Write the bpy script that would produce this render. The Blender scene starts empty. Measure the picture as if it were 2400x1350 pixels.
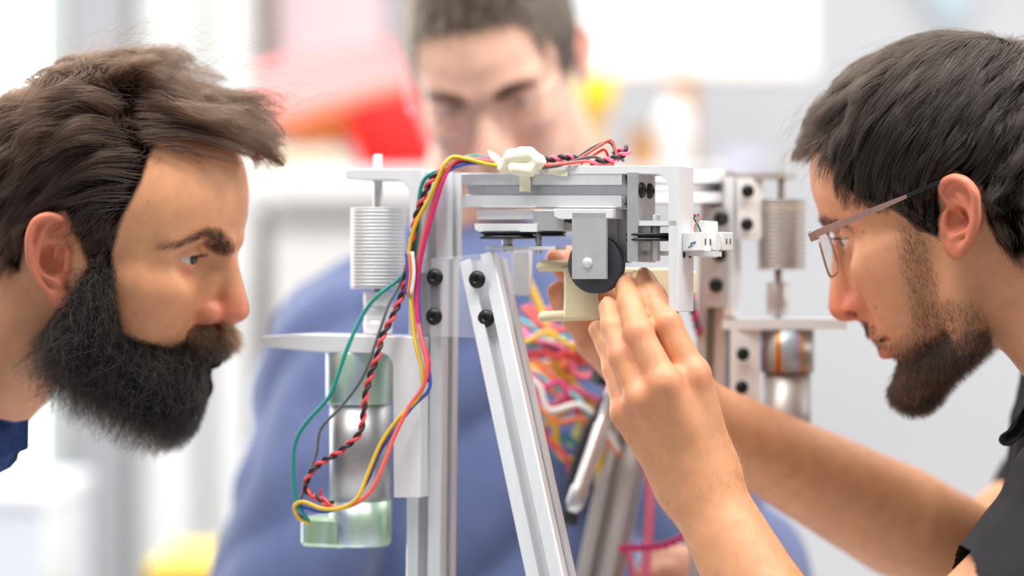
import bpy, math, random
import numpy as np
from mathutils import Vector, Matrix, Quaternion
random.seed(7)
RNG = np.random.default_rng(11)
SC = bpy.context.scene
COL = SC.collection

# ------------------------------------------------------------------ camera
CAM_Z = 1.35
FPX = 85.0 / 36.0 * 2400.0            # focal length in pixels of the 2400 px frame
cam_d = bpy.data.cameras.new('camera')
cam = bpy.data.objects.new('camera', cam_d)
COL.objects.link(cam)
cam.location = (0, 0, CAM_Z)
cam.rotation_euler = (math.radians(90), 0, 0)
cam_d.lens = 85.0
cam_d.sensor_width = 36.0
cam_d.clip_start = 0.05
cam_d.dof.use_dof = True
cam_d.dof.focus_distance = 1.672
cam_d.dof.aperture_fstop = 1.85
SC.camera = cam

# ------------------------------------------------------------------ world and exposure
world = bpy.data.worlds.new('world')
SC.world = world
world.use_nodes = True
wb = world.node_tree.nodes['Background']
wb.inputs[0].default_value = (0.97, 0.985, 1.0, 1)
wb.inputs[1].default_value = 0.33
SC.view_settings.view_transform = 'Standard'
SC.view_settings.look = 'None'
SC.view_settings.gamma = 1.0
SC.view_settings.use_curve_mapping = False
SC.view_settings.exposure = 0.14

# ------------------------------------------------------------------ large lights
def area_light(name, loc, target, sx, sy, power, col=(1, 1, 1)):
    d = bpy.data.lights.new(name, 'AREA')
    d.shape = 'RECTANGLE'
    d.size, d.size_y, d.energy, d.color = sx, sy, power, col
    o = bpy.data.objects.new(name, d)
    COL.objects.link(o)
    o.location = loc
    o.rotation_euler = (Vector(target) - Vector(loc)).to_track_quat('-Z', 'Y').to_euler()
    return o
# daylight through the tall window in the left back corner, and the windows of the right wall
area_light('window_daylight', (-2.15, 3.6, 1.9), (0.0, 1.9, 1.25), 1.6, 1.7, 16, (0.94, 0.98, 1.0))
area_light('side_window_daylight', (3.2, 1.9, 1.9), (0.0, 1.9, 1.3), 2.2, 1.6, 46, (1.0, 0.98, 0.95))

# ------------------------------------------------------------------ light paths
cy = SC.cycles
cy.max_bounces = 6; cy.diffuse_bounces = 3; cy.glossy_bounces = 3; cy.transmission_bounces = 4; cy.transparent_max_bounces = 10
cy.use_adaptive_sampling = True; cy.adaptive_threshold = 0.035
cy.sample_clamp_indirect = 6.0
# ------------------------------------------------------------------ helpers: points, objects, tags
def P(px, py, d):
    """world point that stands d metres in front of the camera at that place of the frame"""
    return np.array([(px - 1200.0) / FPX * d, d, CAM_Z + (675.0 - py) / FPX * d])

def V(a):
    return Vector((float(a[0]), float(a[1]), float(a[2])))

def tag(o, label=None, cat=None, group=None, kind=None):
    if label: o['label'] = label
    if cat: o['category'] = cat
    if group: o['group'] = group
    if kind: o['kind'] = kind
    return o

def empty(name, loc=(0, 0, 0)):
    o = bpy.data.objects.new(name, None)
    o.empty_display_size = 0.02
    COL.objects.link(o)
    o.location = loc
    return o

def link(name, me, mat=None, parent=None, smooth=False):
    o = bpy.data.objects.new(name, me)
    COL.objects.link(o)
    if mat is not None and len(me.materials) == 0:
        me.materials.append(mat)
    if smooth:
        me.polygons.foreach_set('use_smooth', np.ones(len(me.polygons), bool))
    if parent is not None:
        o.parent = parent
        o.matrix_parent_inverse = Matrix.Translation(-parent.location)
    return o

def unit(v):
    v = np.asarray(v, float)
    return v / max(1e-12, np.linalg.norm(v))

def frame_z(z, xhint=(1, 0, 0)):
    z = unit(z)
    x = np.asarray(xhint, float)
    x = x - z * x.dot(z)
    if np.linalg.norm(x) < 1e-6:
        x = np.array([0, 1, 0]) - z * z[1]
    x = unit(x)
    return np.stack([x, np.cross(z, x), z], 1)

def yawR(deg):
    a = math.radians(deg)
    return np.array([[math.cos(a), -math.sin(a), 0], [math.sin(a), math.cos(a), 0], [0, 0, 1.0]])

class MB:
    """collects simple solids, then links them as one mesh"""
    def __init__(s):
        s.v = []; s.f = []; s.sm = []; s.n = 0
    def add(s, verts, faces, smooth=False):
        verts = np.asarray(verts, float)
        s.v.append(verts)
        for f in faces:
            s.f.append([i + s.n for i in f]); s.sm.append(smooth)
        s.n += len(verts)
        return s
    def box(s, c, size, R=None, bev=0.0):
        R = np.eye(3) if R is None else R
        h = np.asarray(size, float) / 2
        if bev <= 0:
            pts = np.array([[x, y, z] for x in (-1, 1) for y in (-1, 1) for z in (-1, 1)]) * h
            fs = [(0, 1, 3, 2), (4, 6, 7, 5), (0, 4, 5, 1), (2, 3, 7, 6), (0, 2, 6, 4), (1, 5, 7, 3)]
            return s.add(pts @ R.T + np.asarray(c), fs)
        b = min(bev, h.min() * 0.9)
        pts = []; idx = {}
        for sx in (-1, 1):
            for sy in (-1, 1):
                for sz in (-1, 1):
                    sg = np.array([sx, sy, sz])
                    for ax in range(3):
                        q = sg * (h - b); q[ax] = sg[ax] * h[ax]
                        idx[(sx, sy, sz, ax)] = len(pts); pts.append(q)
        fs = []
        for ax in range(3):
            a, c2 = [(1, 2), (2, 0), (0, 1)][ax]
            for sg in (-1, 1):
                loop = []
                for (p, q) in ((-1, -1), (1, -1), (1, 1), (-1, 1)):
                    k = [0, 0, 0]; k[ax] = sg; k[a] = p; k[c2] = q
                    loop.append(idx[(k[0], k[1], k[2], ax)])
                fs.append(loop if sg > 0 else loop[::-1])
            for p in (-1, 1):
                for q in (-1, 1):
                    k0 = [0, 0, 0]; k1 = [0, 0, 0]
                    k0[ax] = -1; k1[ax] = 1
                    k0[a] = k1[a] = p; k0[c2] = k1[c2] = q
                    fs.append([idx[(*k0, a)], idx[(*k1, a)], idx[(*k1, c2)], idx[(*k0, c2)]])
        for sx in (-1, 1):
            for sy in (-1, 1):
                for sz in (-1, 1):
                    fs.append([idx[(sx, sy, sz, ax)] for ax in range(3)])
        return s.add(np.array(pts) @ R.T + np.asarray(c), fs)
    def lathe(s, p0, axis, prof, n=24, xhint=(1, 0, 0), smooth=True):
        """prof: list of (distance along axis, radius)"""
        Fm = frame_z(axis, xhint); p0 = np.asarray(p0, float)
        a = np.linspace(0, 2 * math.pi, n, endpoint=False)
        ring = np.stack([np.cos(a), np.sin(a), np.zeros(n)], 1)
        vs = []
        for (t, r) in prof:
            vs.append((ring * r + np.array([0, 0, t])) @ Fm.T + p0)
        fs = []
        for k in range(len(prof) - 1):
            for i in range(n):
                j = (i + 1) % n
                fs.append((k * n + i, k * n + j, (k + 1) * n + j, (k + 1) * n + i))
        s.add(np.concatenate(vs), fs, smooth)
        m = len(prof)
        base = s.n - m * n
        if prof[0][1] > 1e-6: s.f.append([base + i for i in range(n)][::-1]); s.sm.append(False)
        if prof[-1][1] > 1e-6: s.f.append([base + (m - 1) * n + i for i in range(n)]); s.sm.append(False)
        return s
    def cyl(s, p0, p1, r, n=20, bev=0.0, r1=None):
        p0 = np.asarray(p0, float); p1 = np.asarray(p1, float)
        L = np.linalg.norm(p1 - p0); r1 = r if r1 is None else r1
        if bev > 0:
            prof = [(0, r - bev), (bev, r), (L - bev, r1), (L, r1 - bev)]
        else:
            prof = [(0, r), (L, r1)]
        return s.lathe(p0, p1 - p0, prof, n)
    def prism(s, poly, o, ex, ey, ez, t0, t1):
        """polygon (in ex, ey) pushed from t0 to t1 along ez"""
        poly = np.asarray(poly, float); n = len(poly)
        o = np.asarray(o, float); ex, ey, ez = map(lambda q: np.asarray(q, float), (ex, ey, ez))
        base = o + poly[:, :1] * ex + poly[:, 1:2] * ey
        vs = np.concatenate([base + ez * t0, base + ez * t1])
        fs = [list(range(n))[::-1], list(range(n, 2 * n))]
        for i in range(n):
            j = (i + 1) % n
            fs.append((i, j, n + j, n + i))
        return s.add(vs, fs)
    def tube(s, pts, r, n=8, closed=False, flat=None):
        """tube along a polyline; r a number or one per point; flat=(a,b) an oval section"""
        pts = np.asarray(pts, float); m = len(pts)
        rr = np.full(m, r) if np.isscalar(r) else np.asarray(r, float)
        T = np.gradient(pts, axis=0) if not closed else np.roll(pts, -1, 0) - np.roll(pts, 1, 0)
        T /= np.maximum(1e-12, np.linalg.norm(T, axis=1))[:, None]
        up = np.array([0, 0, 1.0])
        if abs(T[0].dot(up)) > 0.9: up = np.array([0, 1.0, 0])
        x = unit(np.cross(T[0], up)); vs = []
        a = np.linspace(0, 2 * math.pi, n, endpoint=False)
        for k in range(m):
            x = unit(x - T[k] * x.dot(T[k])); y = np.cross(T[k], x)
            fa, fb = (1, 1) if flat is None else flat
            vs.append(pts[k] + rr[k] * (np.cos(a)[:, None] * x * fa + np.sin(a)[:, None] * y * fb))
        fs = []
        for k in range(m if closed else m - 1):
            k2 = (k + 1) % m
            for i in range(n):
                j = (i + 1) % n
                fs.append((k * n + i, k * n + j, k2 * n + j, k2 * n + i))
        s.add(np.concatenate(vs), fs, True)
        if not closed:
            b = s.n - m * n
            s.f.append([b + i for i in range(n)][::-1]); s.sm.append(False)
            s.f.append([b + (m - 1) * n + i for i in range(n)]); s.sm.append(False)
        return s
    def build(s, name, mat=None, parent=None):
        me = bpy.data.meshes.new(name)
        me.from_pydata([tuple(q) for q in np.concatenate(s.v)], [], s.f)
        me.polygons.foreach_set('use_smooth', np.array(s.sm, bool))
        me.update()
        return link(name, me, mat, parent)

def catmull(pts, n=8):
    """smooth curve through points"""
    p = np.asarray(pts, float)
    if len(p) < 3:
        return np.stack([p[0] + (p[-1] - p[0]) * t for t in np.linspace(0, 1, n + 1)])
    q = np.concatenate([[2 * p[0] - p[1]], p, [2 * p[-1] - p[-2]]])
    out = []
    for i in range(1, len(q) - 2):
        t = np.linspace(0, 1, n, endpoint=False)[:, None]
        a, b, c, d = q[i - 1], q[i], q[i + 1], q[i + 2]
        out.append(0.5 * (2 * b + (c - a) * t + (2 * a - 5 * b + 4 * c - d) * t ** 2 + (3 * b - a - 3 * c + d) * t ** 3))
    out.append(p[-1:])
    return np.concatenate(out)

# ------------------------------------------------------------------ materials
def lin(c):
    """sRGB 0-255 to linear"""
    c = np.asarray(c, float) / 255.0
    return tuple(np.where(c <= 0.04045, c / 12.92, ((c + 0.055) / 1.055) ** 2.4))

def mat(name, rgb, rough=0.5, metal=0.0, noise=0.0, nscale=40.0, bump=0.0, bscale=300.0, spec=None,
        stretch=None, coat=0.0, trans=0.0, alpha=1.0, emit=None, estr=0.0, sheen=0.0, ior=None, rgb2=None):
    m = bpy.data.materials.new(name)
    m.use_nodes = True
    nt = m.node_tree; b = nt.nodes['Principled BSDF']
    c = (*lin(rgb), 1)
    b.inputs['Base Color'].default_value = c
    b.inputs['Roughness'].default_value = rough
    b.inputs['Metallic'].default_value = metal
    if spec is not None: b.inputs['Specular IOR Level'].default_value = spec
    if coat: b.inputs['Coat Weight'].default_value = coat
    if trans: b.inputs['Transmission Weight'].default_value = trans
    if alpha < 1: b.inputs['Alpha'].default_value = alpha
    if sheen: b.inputs['Sheen Weight'].default_value = sheen
    if ior: b.inputs['IOR'].default_value = ior
    if emit is not None:
        b.inputs['Emission Color'].default_value = (*lin(emit), 1); b.inputs['Emission Strength'].default_value = estr
    tc = None
    def coords():
        nonlocal tc
        if tc is None:
            tc = nt.nodes.new('ShaderNodeTexCoord')
        mp = nt.nodes.new('ShaderNodeMapping')
        nt.links.new(tc.outputs['Object'], mp.inputs[0])
        if stretch: mp.inputs['Scale'].default_value = stretch
        return mp.outputs[0]
    if noise > 0 or rgb2 is not None:
        n = nt.nodes.new('ShaderNodeTexNoise'); n.inputs['Scale'].default_value = nscale; n.inputs['Detail'].default_value = 4
        nt.links.new(coords(), n.inputs['Vector'])
        r = nt.nodes.new('ShaderNodeValToRGB')
        base = np.array(c[:3])
        if rgb2 is not None:
            lo, hi = base, np.array(lin(rgb2))
        else:
            lo, hi = base * (1 - noise), np.minimum(1, base * (1 + noise))
        r.color_ramp.elements[0].position = 0.35; r.color_ramp.elements[0].color = (*lo, 1)
        r.color_ramp.elements[1].position = 0.65; r.color_ramp.elements[1].color = (*hi, 1)
        nt.links.new(n.outputs['Fac'], r.inputs[0]); nt.links.new(r.outputs[0], b.inputs['Base Color'])
    if bump > 0:
        n = nt.nodes.new('ShaderNodeTexNoise'); n.inputs['Scale'].default_value = bscale; n.inputs['Detail'].default_value = 3
        nt.links.new(coords(), n.inputs['Vector'])
        bp = nt.nodes.new('ShaderNodeBump'); bp.inputs['Strength'].default_value = bump; bp.inputs['Distance'].default_value = 0.001
        nt.links.new(n.outputs['Fac'], bp.inputs['Height']); nt.links.new(bp.outputs[0], b.inputs['Normal'])
    return m

def skin_mat(name, sss=0.12, bump=0.12, rough=0.48):
    m = bpy.data.materials.new(name); m.use_nodes = True
    nt = m.node_tree; b = nt.nodes['Principled BSDF']
    at = nt.nodes.new('ShaderNodeAttribute'); at.attribute_name = 'skin'
    tc = nt.nodes.new('ShaderNodeTexCoord')
    n = nt.nodes.new('ShaderNodeTexNoise'); n.inputs['Scale'].default_value = 90; n.inputs['Detail'].default_value = 5
    nt.links.new(tc.outputs['Object'], n.inputs['Vector'])
    mr = nt.nodes.new('ShaderNodeMapRange'); mr.inputs['From Min'].default_value = 0.3; mr.inputs['From Max'].default_value = 0.7
    mr.inputs['To Min'].default_value = 0.92; mr.inputs['To Max'].default_value = 1.07
    nt.links.new(n.outputs['Fac'], mr.inputs[0])
    mx = nt.nodes.new('ShaderNodeMix'); mx.data_type = 'RGBA'; mx.blend_type = 'MULTIPLY'; mx.inputs['Factor'].default_value = 1
    nt.links.new(at.outputs['Color'], mx.inputs['A']); nt.links.new(mr.outputs[0], mx.inputs['B'])
    nt.links.new(mx.outputs['Result'], b.inputs['Base Color'])
    b.inputs['Roughness'].default_value = rough
    bw = nt.nodes.new('ShaderNodeRGBToBW'); nt.links.new(at.outputs['Color'], bw.inputs[0])
    sr = nt.nodes.new('ShaderNodeMapRange'); sr.inputs['From Min'].default_value = 0.01; sr.inputs['From Max'].default_value = 0.2; sr.inputs['To Min'].default_value = 0.0; sr.inputs['To Max'].default_value = 0.42
    nt.links.new(bw.outputs[0], sr.inputs[0]); nt.links.new(sr.outputs[0], b.inputs['Specular IOR Level'])
    b.inputs['Subsurface Weight'].default_value = sss
    b.inputs['Subsurface Radius'].default_value = (1.0, 0.35, 0.2)
    b.inputs['Subsurface Scale'].default_value = 0.006
    n2 = nt.nodes.new('ShaderNodeTexNoise'); n2.inputs['Scale'].default_value = 900; n2.inputs['Detail'].default_value = 3
    nt.links.new(tc.outputs['Object'], n2.inputs['Vector'])
    bp = nt.nodes.new('ShaderNodeBump'); bp.inputs['Strength'].default_value = bump; bp.inputs['Distance'].default_value = 0.0006
    nt.links.new(n2.outputs['Fac'], bp.inputs['Height']); nt.links.new(bp.outputs[0], b.inputs['Normal'])
    return m

def hair_mat(name, rgb, rough=0.32, radial=0.45, coat=0.0, rand=0.45, ior=1.5):
    m = bpy.data.materials.new(name); m.use_nodes = True
    nt = m.node_tree
    out = nt.nodes['Material Output']
    nt.nodes.remove(nt.nodes['Principled BSDF'])
    h = nt.nodes.new('ShaderNodeBsdfHairPrincipled')
    h.parametrization = 'COLOR'
    info = nt.nodes.new('ShaderNodeHairInfo')
    mr = nt.nodes.new('ShaderNodeMapRange')
    mr.inputs['To Min'].default_value = 1 - rand; mr.inputs['To Max'].default_value = 1 + rand
    nt.links.new(info.outputs['Random'], mr.inputs[0])
    mx = nt.nodes.new('ShaderNodeMix'); mx.data_type = 'RGBA'; mx.blend_type = 'MULTIPLY'; mx.inputs['Factor'].default_value = 1
    mx.inputs['A'].default_value = (*lin(rgb), 1)
    nt.links.new(mr.outputs[0], mx.inputs['B'])
    nt.links.new(mx.outputs['Result'], h.inputs['Color'])
    h.inputs['Roughness'].default_value = rough
    h.inputs['Radial Roughness'].default_value = radial
    h.inputs['IOR'].default_value = ior
    if 'Coat' in h.inputs: h.inputs['Coat'].default_value = coat
    nt.links.new(h.outputs[0], out.inputs['Surface'])
    return m

# ------------------------------------------------------------------ signed distances and a sparse surface-net mesher
def smin(a, b, k):
    h = np.maximum(k - np.abs(a - b), 0) / k
    return np.minimum(a, b) - h * h * k * 0.25
def smax(a, b, k):
    return -smin(-a, -b, k)
def ell(p, c, r):
    q = p - np.asarray(c, np.float32); r = np.asarray(r, np.float32)
    k0 = np.sqrt(((q / r) ** 2).sum(-1)); k1 = np.sqrt(((q / (r * r)) ** 2).sum(-1))
    return k0 * (k0 - 1) / np.maximum(k1, 1e-9)
def rcone(p, a, b, ra, rb):
    """capsule from a (radius ra) to b (radius rb)"""
    a = np.asarray(a, np.float32); b = np.asarray(b, np.float32)
    ab = b - a; t = np.clip(((p - a) @ ab) / max(1e-12, float(ab @ ab)), 0, 1)
    return np.sqrt(((p - a - t[..., None] * ab) ** 2).sum(-1)) - (ra + (rb - ra) * t)
def chain(p, pts, rs, k=None):
    f = None
    for i in range(len(pts) - 1):
        g = rcone(p, pts[i], pts[i + 1], rs[i], rs[i + 1])
        f = g if f is None else (np.minimum(f, g) if not k else smin(f, g, k))
    return f
def poly2(u, v, poly):
    """2-D signed distance to a polygon"""
    poly = np.asarray(poly, np.float32); n = len(poly)
    d = np.full(u.shape, 1e9, np.float32); s = np.ones(u.shape, np.float32)
    for i in range(n):
        a, b = poly[i], poly[i - 1]
        e = b - a; wx, wy = u - a[0], v - a[1]
        t = np.clip((wx * e[0] + wy * e[1]) / max(1e-9, e @ e), 0, 1)
        d = np.minimum(d, (wx - e[0] * t) ** 2 + (wy - e[1] * t) ** 2)
        c1, c2, c3 = v >= a[1], v < b[1], e[0] * wy > e[1] * wx
        s = np.where((c1 & c2 & c3) | (~c1 & ~c2 & ~c3), -s, s)
    return s * np.sqrt(d)
def near_only(p, c, R, fn, margin):
    """evaluate fn only within R of c, outside give a safe far value"""
    q = p - np.asarray(c, np.float32); d = np.sqrt((q * q).sum(-1))
    out = (d - R + margin).astype(np.float32)
    m = d < R
    if m.any():
        out[m] = fn(p[m])
    return out

def net(f, lo, hi, h, B=8, slack=1.45):
    """mesh of f = 0 in the box lo..hi with cell size h"""
    lo = np.asarray(lo, float); hi = np.asarray(hi, float)
    nb = np.maximum(1, np.ceil((hi - lo) / (h * B)).astype(int))
    g = np.stack(np.meshgrid(*[np.arange(n) for n in nb], indexing='ij'), -1).reshape(-1, 3)
    ctr = (lo + (g + 0.5) * B * h).astype(np.float32)
    d = np.concatenate([f(c) for c in np.array_split(ctr, max(1, len(ctr) // 40000))])
    g = g[np.abs(d) < 0.866 * B * h * slack]
    o = np.stack(np.meshgrid(*[np.arange(B + 1)] * 3, indexing='ij'), -1).reshape(-1, 3)
    N = (nb * B + 1).astype(np.int64)
    cells = []; verts = []; quads = []
    def key(c):
        return (c[:, 0].astype(np.int64) * N[1] + c[:, 1]) * N[2] + c[:, 2]
    for gb in np.array_split(g, max(1, len(g) // 500)):
        ijk = gb[:, None, :] * B + o[None]
        vals = f((lo + ijk.reshape(-1, 3) * h).astype(np.float32)).reshape(len(gb), B + 1, B + 1, B + 1)
        sg = vals < 0
        cs = [sg[:, dx:B + dx, dy:B + dy, dz:B + dz] for dx in (0, 1) for dy in (0, 1) for dz in (0, 1)]
        s = sum(c.astype(np.int8) for c in cs)
        act = np.argwhere((s > 0) & (s < 8))
        if len(act) == 0: continue
        b, c0 = act[:, 0], act[:, 1:]
        cv = {}
        for dx in (0, 1):
            for dy in (0, 1):
                for dz in (0, 1):
                    cv[(dx, dy, dz)] = vals[b, c0[:, 0] + dx, c0[:, 1] + dy, c0[:, 2] + dz]
        acc = np.zeros((len(act), 3)); cnt = np.zeros(len(act))
        for ax in range(3):
            for p in (0, 1):
                for q in (0, 1):
                    k0 = [p, q]; k0.insert(ax, 0); k1 = list(k0); k1[ax] = 1
                    a, e = cv[tuple(k0)], cv[tuple(k1)]
                    m = (a < 0) != (e < 0)
                    t = np.where(m, a / np.where(m, a - e, 1), 0)
                    pt = np.tile(np.array(k0, float), (len(act), 1)); pt[:, ax] = t
                    acc[m] += pt[m]; cnt[m] += 1
        gc = gb[b] * B + c0
        cells.append(key(gc)); verts.append(lo + (gc + acc / cnt[:, None]) * h)
        for ax in range(3):
            a1, a2 = [(1, 2), (2, 0), (0, 1)][ax]
            sl0 = [slice(None)] + [slice(0, B)] * 3; sl1 = list(sl0); sl1[ax + 1] = slice(1, B + 1)
            s0, s1 = sg[tuple(sl0)], sg[tuple(sl1)]
            ed = np.argwhere(s0 != s1)
            if len(ed) == 0: continue
            gp = gb[ed[:, 0]] * B + ed[:, 1:]
            flip = s0[tuple(ed.T)]
            e1 = np.eye(3, dtype=int)[a1]; e2 = np.eye(3, dtype=int)[a2]
            q = np.stack([key(gp), key(gp - e1), key(gp - e1 - e2), key(gp - e2)], 1)
            q = np.where(flip[:, None], q, q[:, ::-1])
            quads.append(q)
    cells = np.concatenate(cells); verts = np.concatenate(verts); quads = np.concatenate(quads)
    od = np.argsort(cells); cells = cells[od]; verts = verts[od]
    ix = np.searchsorted(cells, quads); ix = np.minimum(ix, len(cells) - 1)
    ok = (cells[ix] == quads).all(1)
    return verts, ix[ok]

def mesh_np(name, verts, quads, colors=None, attr='skin'):
    me = bpy.data.meshes.new(name)
    nv, nq = len(verts), len(quads)
    me.vertices.add(nv); me.vertices.foreach_set('co', np.asarray(verts, np.float32).ravel())
    me.loops.add(nq * 4); me.loops.foreach_set('vertex_index', quads.astype(np.int32).ravel())
    me.polygons.add(nq); me.polygons.foreach_set('loop_start', np.arange(0, nq * 4, 4, dtype=np.int32))
    me.polygons.foreach_set('use_smooth', np.ones(nq, bool))
    me.update(calc_edges=True)
    if colors is not None:
        a = me.attributes.new(attr, 'FLOAT_COLOR', 'POINT')
        c = np.concatenate([colors, np.ones((nv, 1))], 1).astype(np.float32)
        a.data.foreach_set('color', c.ravel())
    return me

def relax(verts, quads, it=2, w=0.5):
    n = len(verts); v = verts.copy()
    a = quads.ravel(); b = np.roll(quads, -1, 1).ravel()
    deg = np.bincount(a, minlength=n) + np.bincount(b, minlength=n)
    for _ in range(it):
        s = np.stack([np.bincount(a, v[b, k], n) + np.bincount(b, v[a, k], n) for k in range(3)], 1)
        v = v * (1 - w) + w * s / np.maximum(1, deg)[:, None]
    return v

def vnoise(p, scale, seed=0):
    """cheap smooth noise in -1..1 from summed sines"""
    r = np.random.default_rng(seed); out = np.zeros(len(p), np.float32)
    for k in range(6):
        w = r.normal(size=3) * scale * (0.6 + 0.25 * k); ph = r.uniform(0, 6.28)
        out += np.sin(p @ w.astype(np.float32) + ph).astype(np.float32) / (1 + 0.35 * k)
    return out / 3.2

def hair_object(name, strands, radii, material, parent, taper=0.35):
    """strands: array (n, m, 3) in metres, world space"""
    n, m, _ = strands.shape
    cu = bpy.data.hair_curves.new(name)
    cu.add_curves([m] * n)
    at = cu.attributes.get('position') or cu.attributes.new('position', 'FLOAT_VECTOR', 'POINT')
    at.data.foreach_set('vector', strands.astype(np.float32).ravel())
    ra = cu.attributes.get('radius') or cu.attributes.new('radius', 'FLOAT', 'POINT')
    t = np.linspace(0, 1, m)
    prof = 1 - (1 - taper) * t ** 2
    rad = (np.broadcast_to(np.asarray(radii).reshape(-1, 1), (n, 1)) * prof[None]).astype(np.float32)
    ra.data.foreach_set('value', rad.ravel())
    cu.materials.append(material)
    o = bpy.data.objects.new(name, cu)
    COL.objects.link(o)
    o.parent = parent
    o.matrix_parent_inverse = Matrix.Translation(-parent.location)
    return o
# ------------------------------------------------------------------ heads
def rot_head(yaw, pitch, roll, face):
    yaw, pitch, roll = map(math.radians, (yaw, pitch, roll))
    fwd = np.array([face * math.cos(yaw), -math.sin(yaw), 0]); near = np.array([-face * math.sin(yaw), -math.cos(yaw), 0])
    up = np.array([0, 0, 1.0])
    f2 = fwd * math.cos(pitch) - up * math.sin(pitch); u2 = up * math.cos(pitch) + fwd * math.sin(pitch)
    return np.stack([f2, near * math.cos(roll) - u2 * math.sin(roll), u2 * math.cos(roll) + near * math.sin(roll)], 1)

class Head:
    """head space in millimetres: x forward, y to the side the camera sees, z up, origin between the ear canals"""
    def __init__(s, pose, face, **kw):
        yaw, pitch, roll, ox, oy, oz, sc = pose
        s.R = rot_head(yaw, pitch, roll, face); s.O = np.array([ox, oy, oz + CAM_Z]); s.sc = sc
        s.q = dict(
            cran=((-4, 0, 46), (97, 76, 84)), fore=((34, 0, 50), (60, 60, 50)), mid=((38, 0, -12), (48, 55, 54)),
            eye=(70.5, 32.5, 9.5), eyer=12.2, lid=1.5, open_up=4.6, open_lo=3.6, open_w=14.5,
            nas=(88, 0, 16), tip=(109, 0, -28), tipr=11.5, nasr=7.0, wing=(99, 13.5, -35), wingr=(11, 7, 8.5), bridge_bump=None,
            sbn=(97, 0, -40), brow=[(92, 9, 29), (88, 24, 33), (78, 43, 34)], browr=8.5, socket=((94, 31, 8), (20, 19, 11)),
            zyg=(60, 46, -8), chin=((85, 0, -94), (16, 21, 15)), gonion=(12, 47, -64), jawr=14.0,
            mouth=((74, 0, -61), (29, 27, 22)), uplip=[(103, 0, -56), (99, 11, -57), (91, 22, -62)],
            lolip=[(102, 0, -69), (98, 10, -69), (90, 20, -65)], mline=[(108, 0, -62.5), (102, 12, -62.5), (90, 25, -64)],
            lipr=(4.2, 5.0), fold=(108, -81), cheek=((54, 34, -36), (30, 26, 30)), neck=[(-28, 0, -10), (-48, 0, -170)], neckr=(56, 60),
            nost=[(106, 7, -42), (6, 3, 3)], ear=None, browfold=0.0)
        s.q.update(kw)
    def to_head(s, w):
        return (((np.asarray(w, np.float32) - s.O.astype(np.float32)) @ s.R.astype(np.float32)) * np.float32(1000 / s.sc)).astype(np.float32)
    def to_world(s, h):
        return np.asarray(h, float) * s.sc / 1000 @ s.R.T + s.O
    def px(s, x, y, lat):
        """head point on the plane y = lat seen at that place of the frame"""
        r = np.array([(x - 1200) / FPX, 1.0, (675 - y) / FPX]); C = np.array([0, 0, CAM_Z])
        n = s.R[:, 1]; t = (lat * s.sc / 1000 - (C - s.O) @ n) / (r @ n)
        return (s.R.T @ (C + r * t - s.O)) * 1000 / s.sc
    def hit(s, x, y, skip_nostril=True):
        """head point of the skin seen at that place of the frame"""
        r = np.array([(x - 1200) / FPX, 1.0, (675 - y) / FPX]); r /= np.linalg.norm(r)
        d = s.R.T @ r; p = s.R.T @ (np.array([0, 0, CAM_Z]) - s.O) * 1000 / s.sc
        p = p + d * max(0.0, -(p @ d) - 220)
        for _ in range(120):
            f = float(s.face(np.array([p], np.float32))[0])
            if f < 0.15: break
            p = p + d * f * 0.7
        return p
    def topx(s, h):
        w = s.to_world(h)
        return np.stack([1200 + FPX * w[..., 0] / w[..., 1], 675 - FPX * (w[..., 2] - CAM_Z) / w[..., 1]], -1)
    def skull(s, p):
        """head without ears, nose and face detail: what hair must keep out of"""
        q = s.q; ap = p.copy(); ap[..., 1] = np.abs(ap[..., 1])
        f = smin(ell(ap, *q['cran']), ell(ap, *q['fore']), 25)
        f = smin(f, ell(ap, *q['mid']), 22)
        return f
    def face(s, p):
        q = s.q
        a = p.copy(); a[..., 1] = np.abs(a[..., 1])
        f = s.skull(p)
        f = smin(f, ell(a, *q['cheek']), 22)
        g = np.array(q['gonion'])
        jaw = chain(a, [(6, 58, -14), g, (q['chin'][0][0] - 4, 11, q['chin'][0][2] - 1)], [11, q['jawr'] - 2, q['jawr']])
        f = smin(f, jaw, 20)
        f = smin(f, ell(a, (42, 0, -58), (46, 40, 34)), 16)
        f = smin(f, ell(a, *q['chin']), 13)
        f = smin(f, ell(a, *q['mouth']), 14)
        z = q['zyg']
        f = smin(f, ell(a, z, (26, 13, 15)), 24)
        f = smin(f, rcone(a, (z[0] - 6, z[1] + 6, z[2] + 3), (6, 62, 0), 8, 7), 14)
        f = smin(f, chain(a, q['brow'], [q['browr']] * 3), 13)
        if q['browfold']:
            b = q['brow'][0]
            f = smin(f, ell(a, (b[0] - 2, b[1] + 1, b[2] + 2), (8, 6, 8)), 6)
        f = smax(f, -ell(a, *q['socket']), 14)
        # nose
        n = rcone(a, q['nas'], q['tip'], q['nasr'], q['tipr'])
        if q['bridge_bump'] is not None:
            n = smin(n, ell(a, *q['bridge_bump']), 8)
        n = smin(n, rcone(a, (q['nas'][0] - 8, 6, q['nas'][2] - 14), (q['wing'][0] - 6, 9, q['wing'][2] + 6), 7, 9), 8)
        wc = np.array(q['wing']); tp = np.array(q['tip'])
        n = smin(n, rcone(a, wc + (3, -3, 1), tp + (-5, 4, -2), q['wingr'][2] - 2.0, q['tipr'] - 3.5), 6)
        n = smin(n, rcone(a, (q['tip'][0] - 4, 0, q['tip'][2] - 6), q['sbn'], 5, 6), 6)
        f = smin(f, n, 7)
        f = smin(f, ell(a, wc, q['wingr']), 3.0)
        f = smax(f, -ell(a, q['nost'][0], q['nost'][1]), 2.0)
        # upper lip between nose and mouth
        u0 = np.array(q['uplip'][0]); s0 = np.array(q['sbn'])
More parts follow.
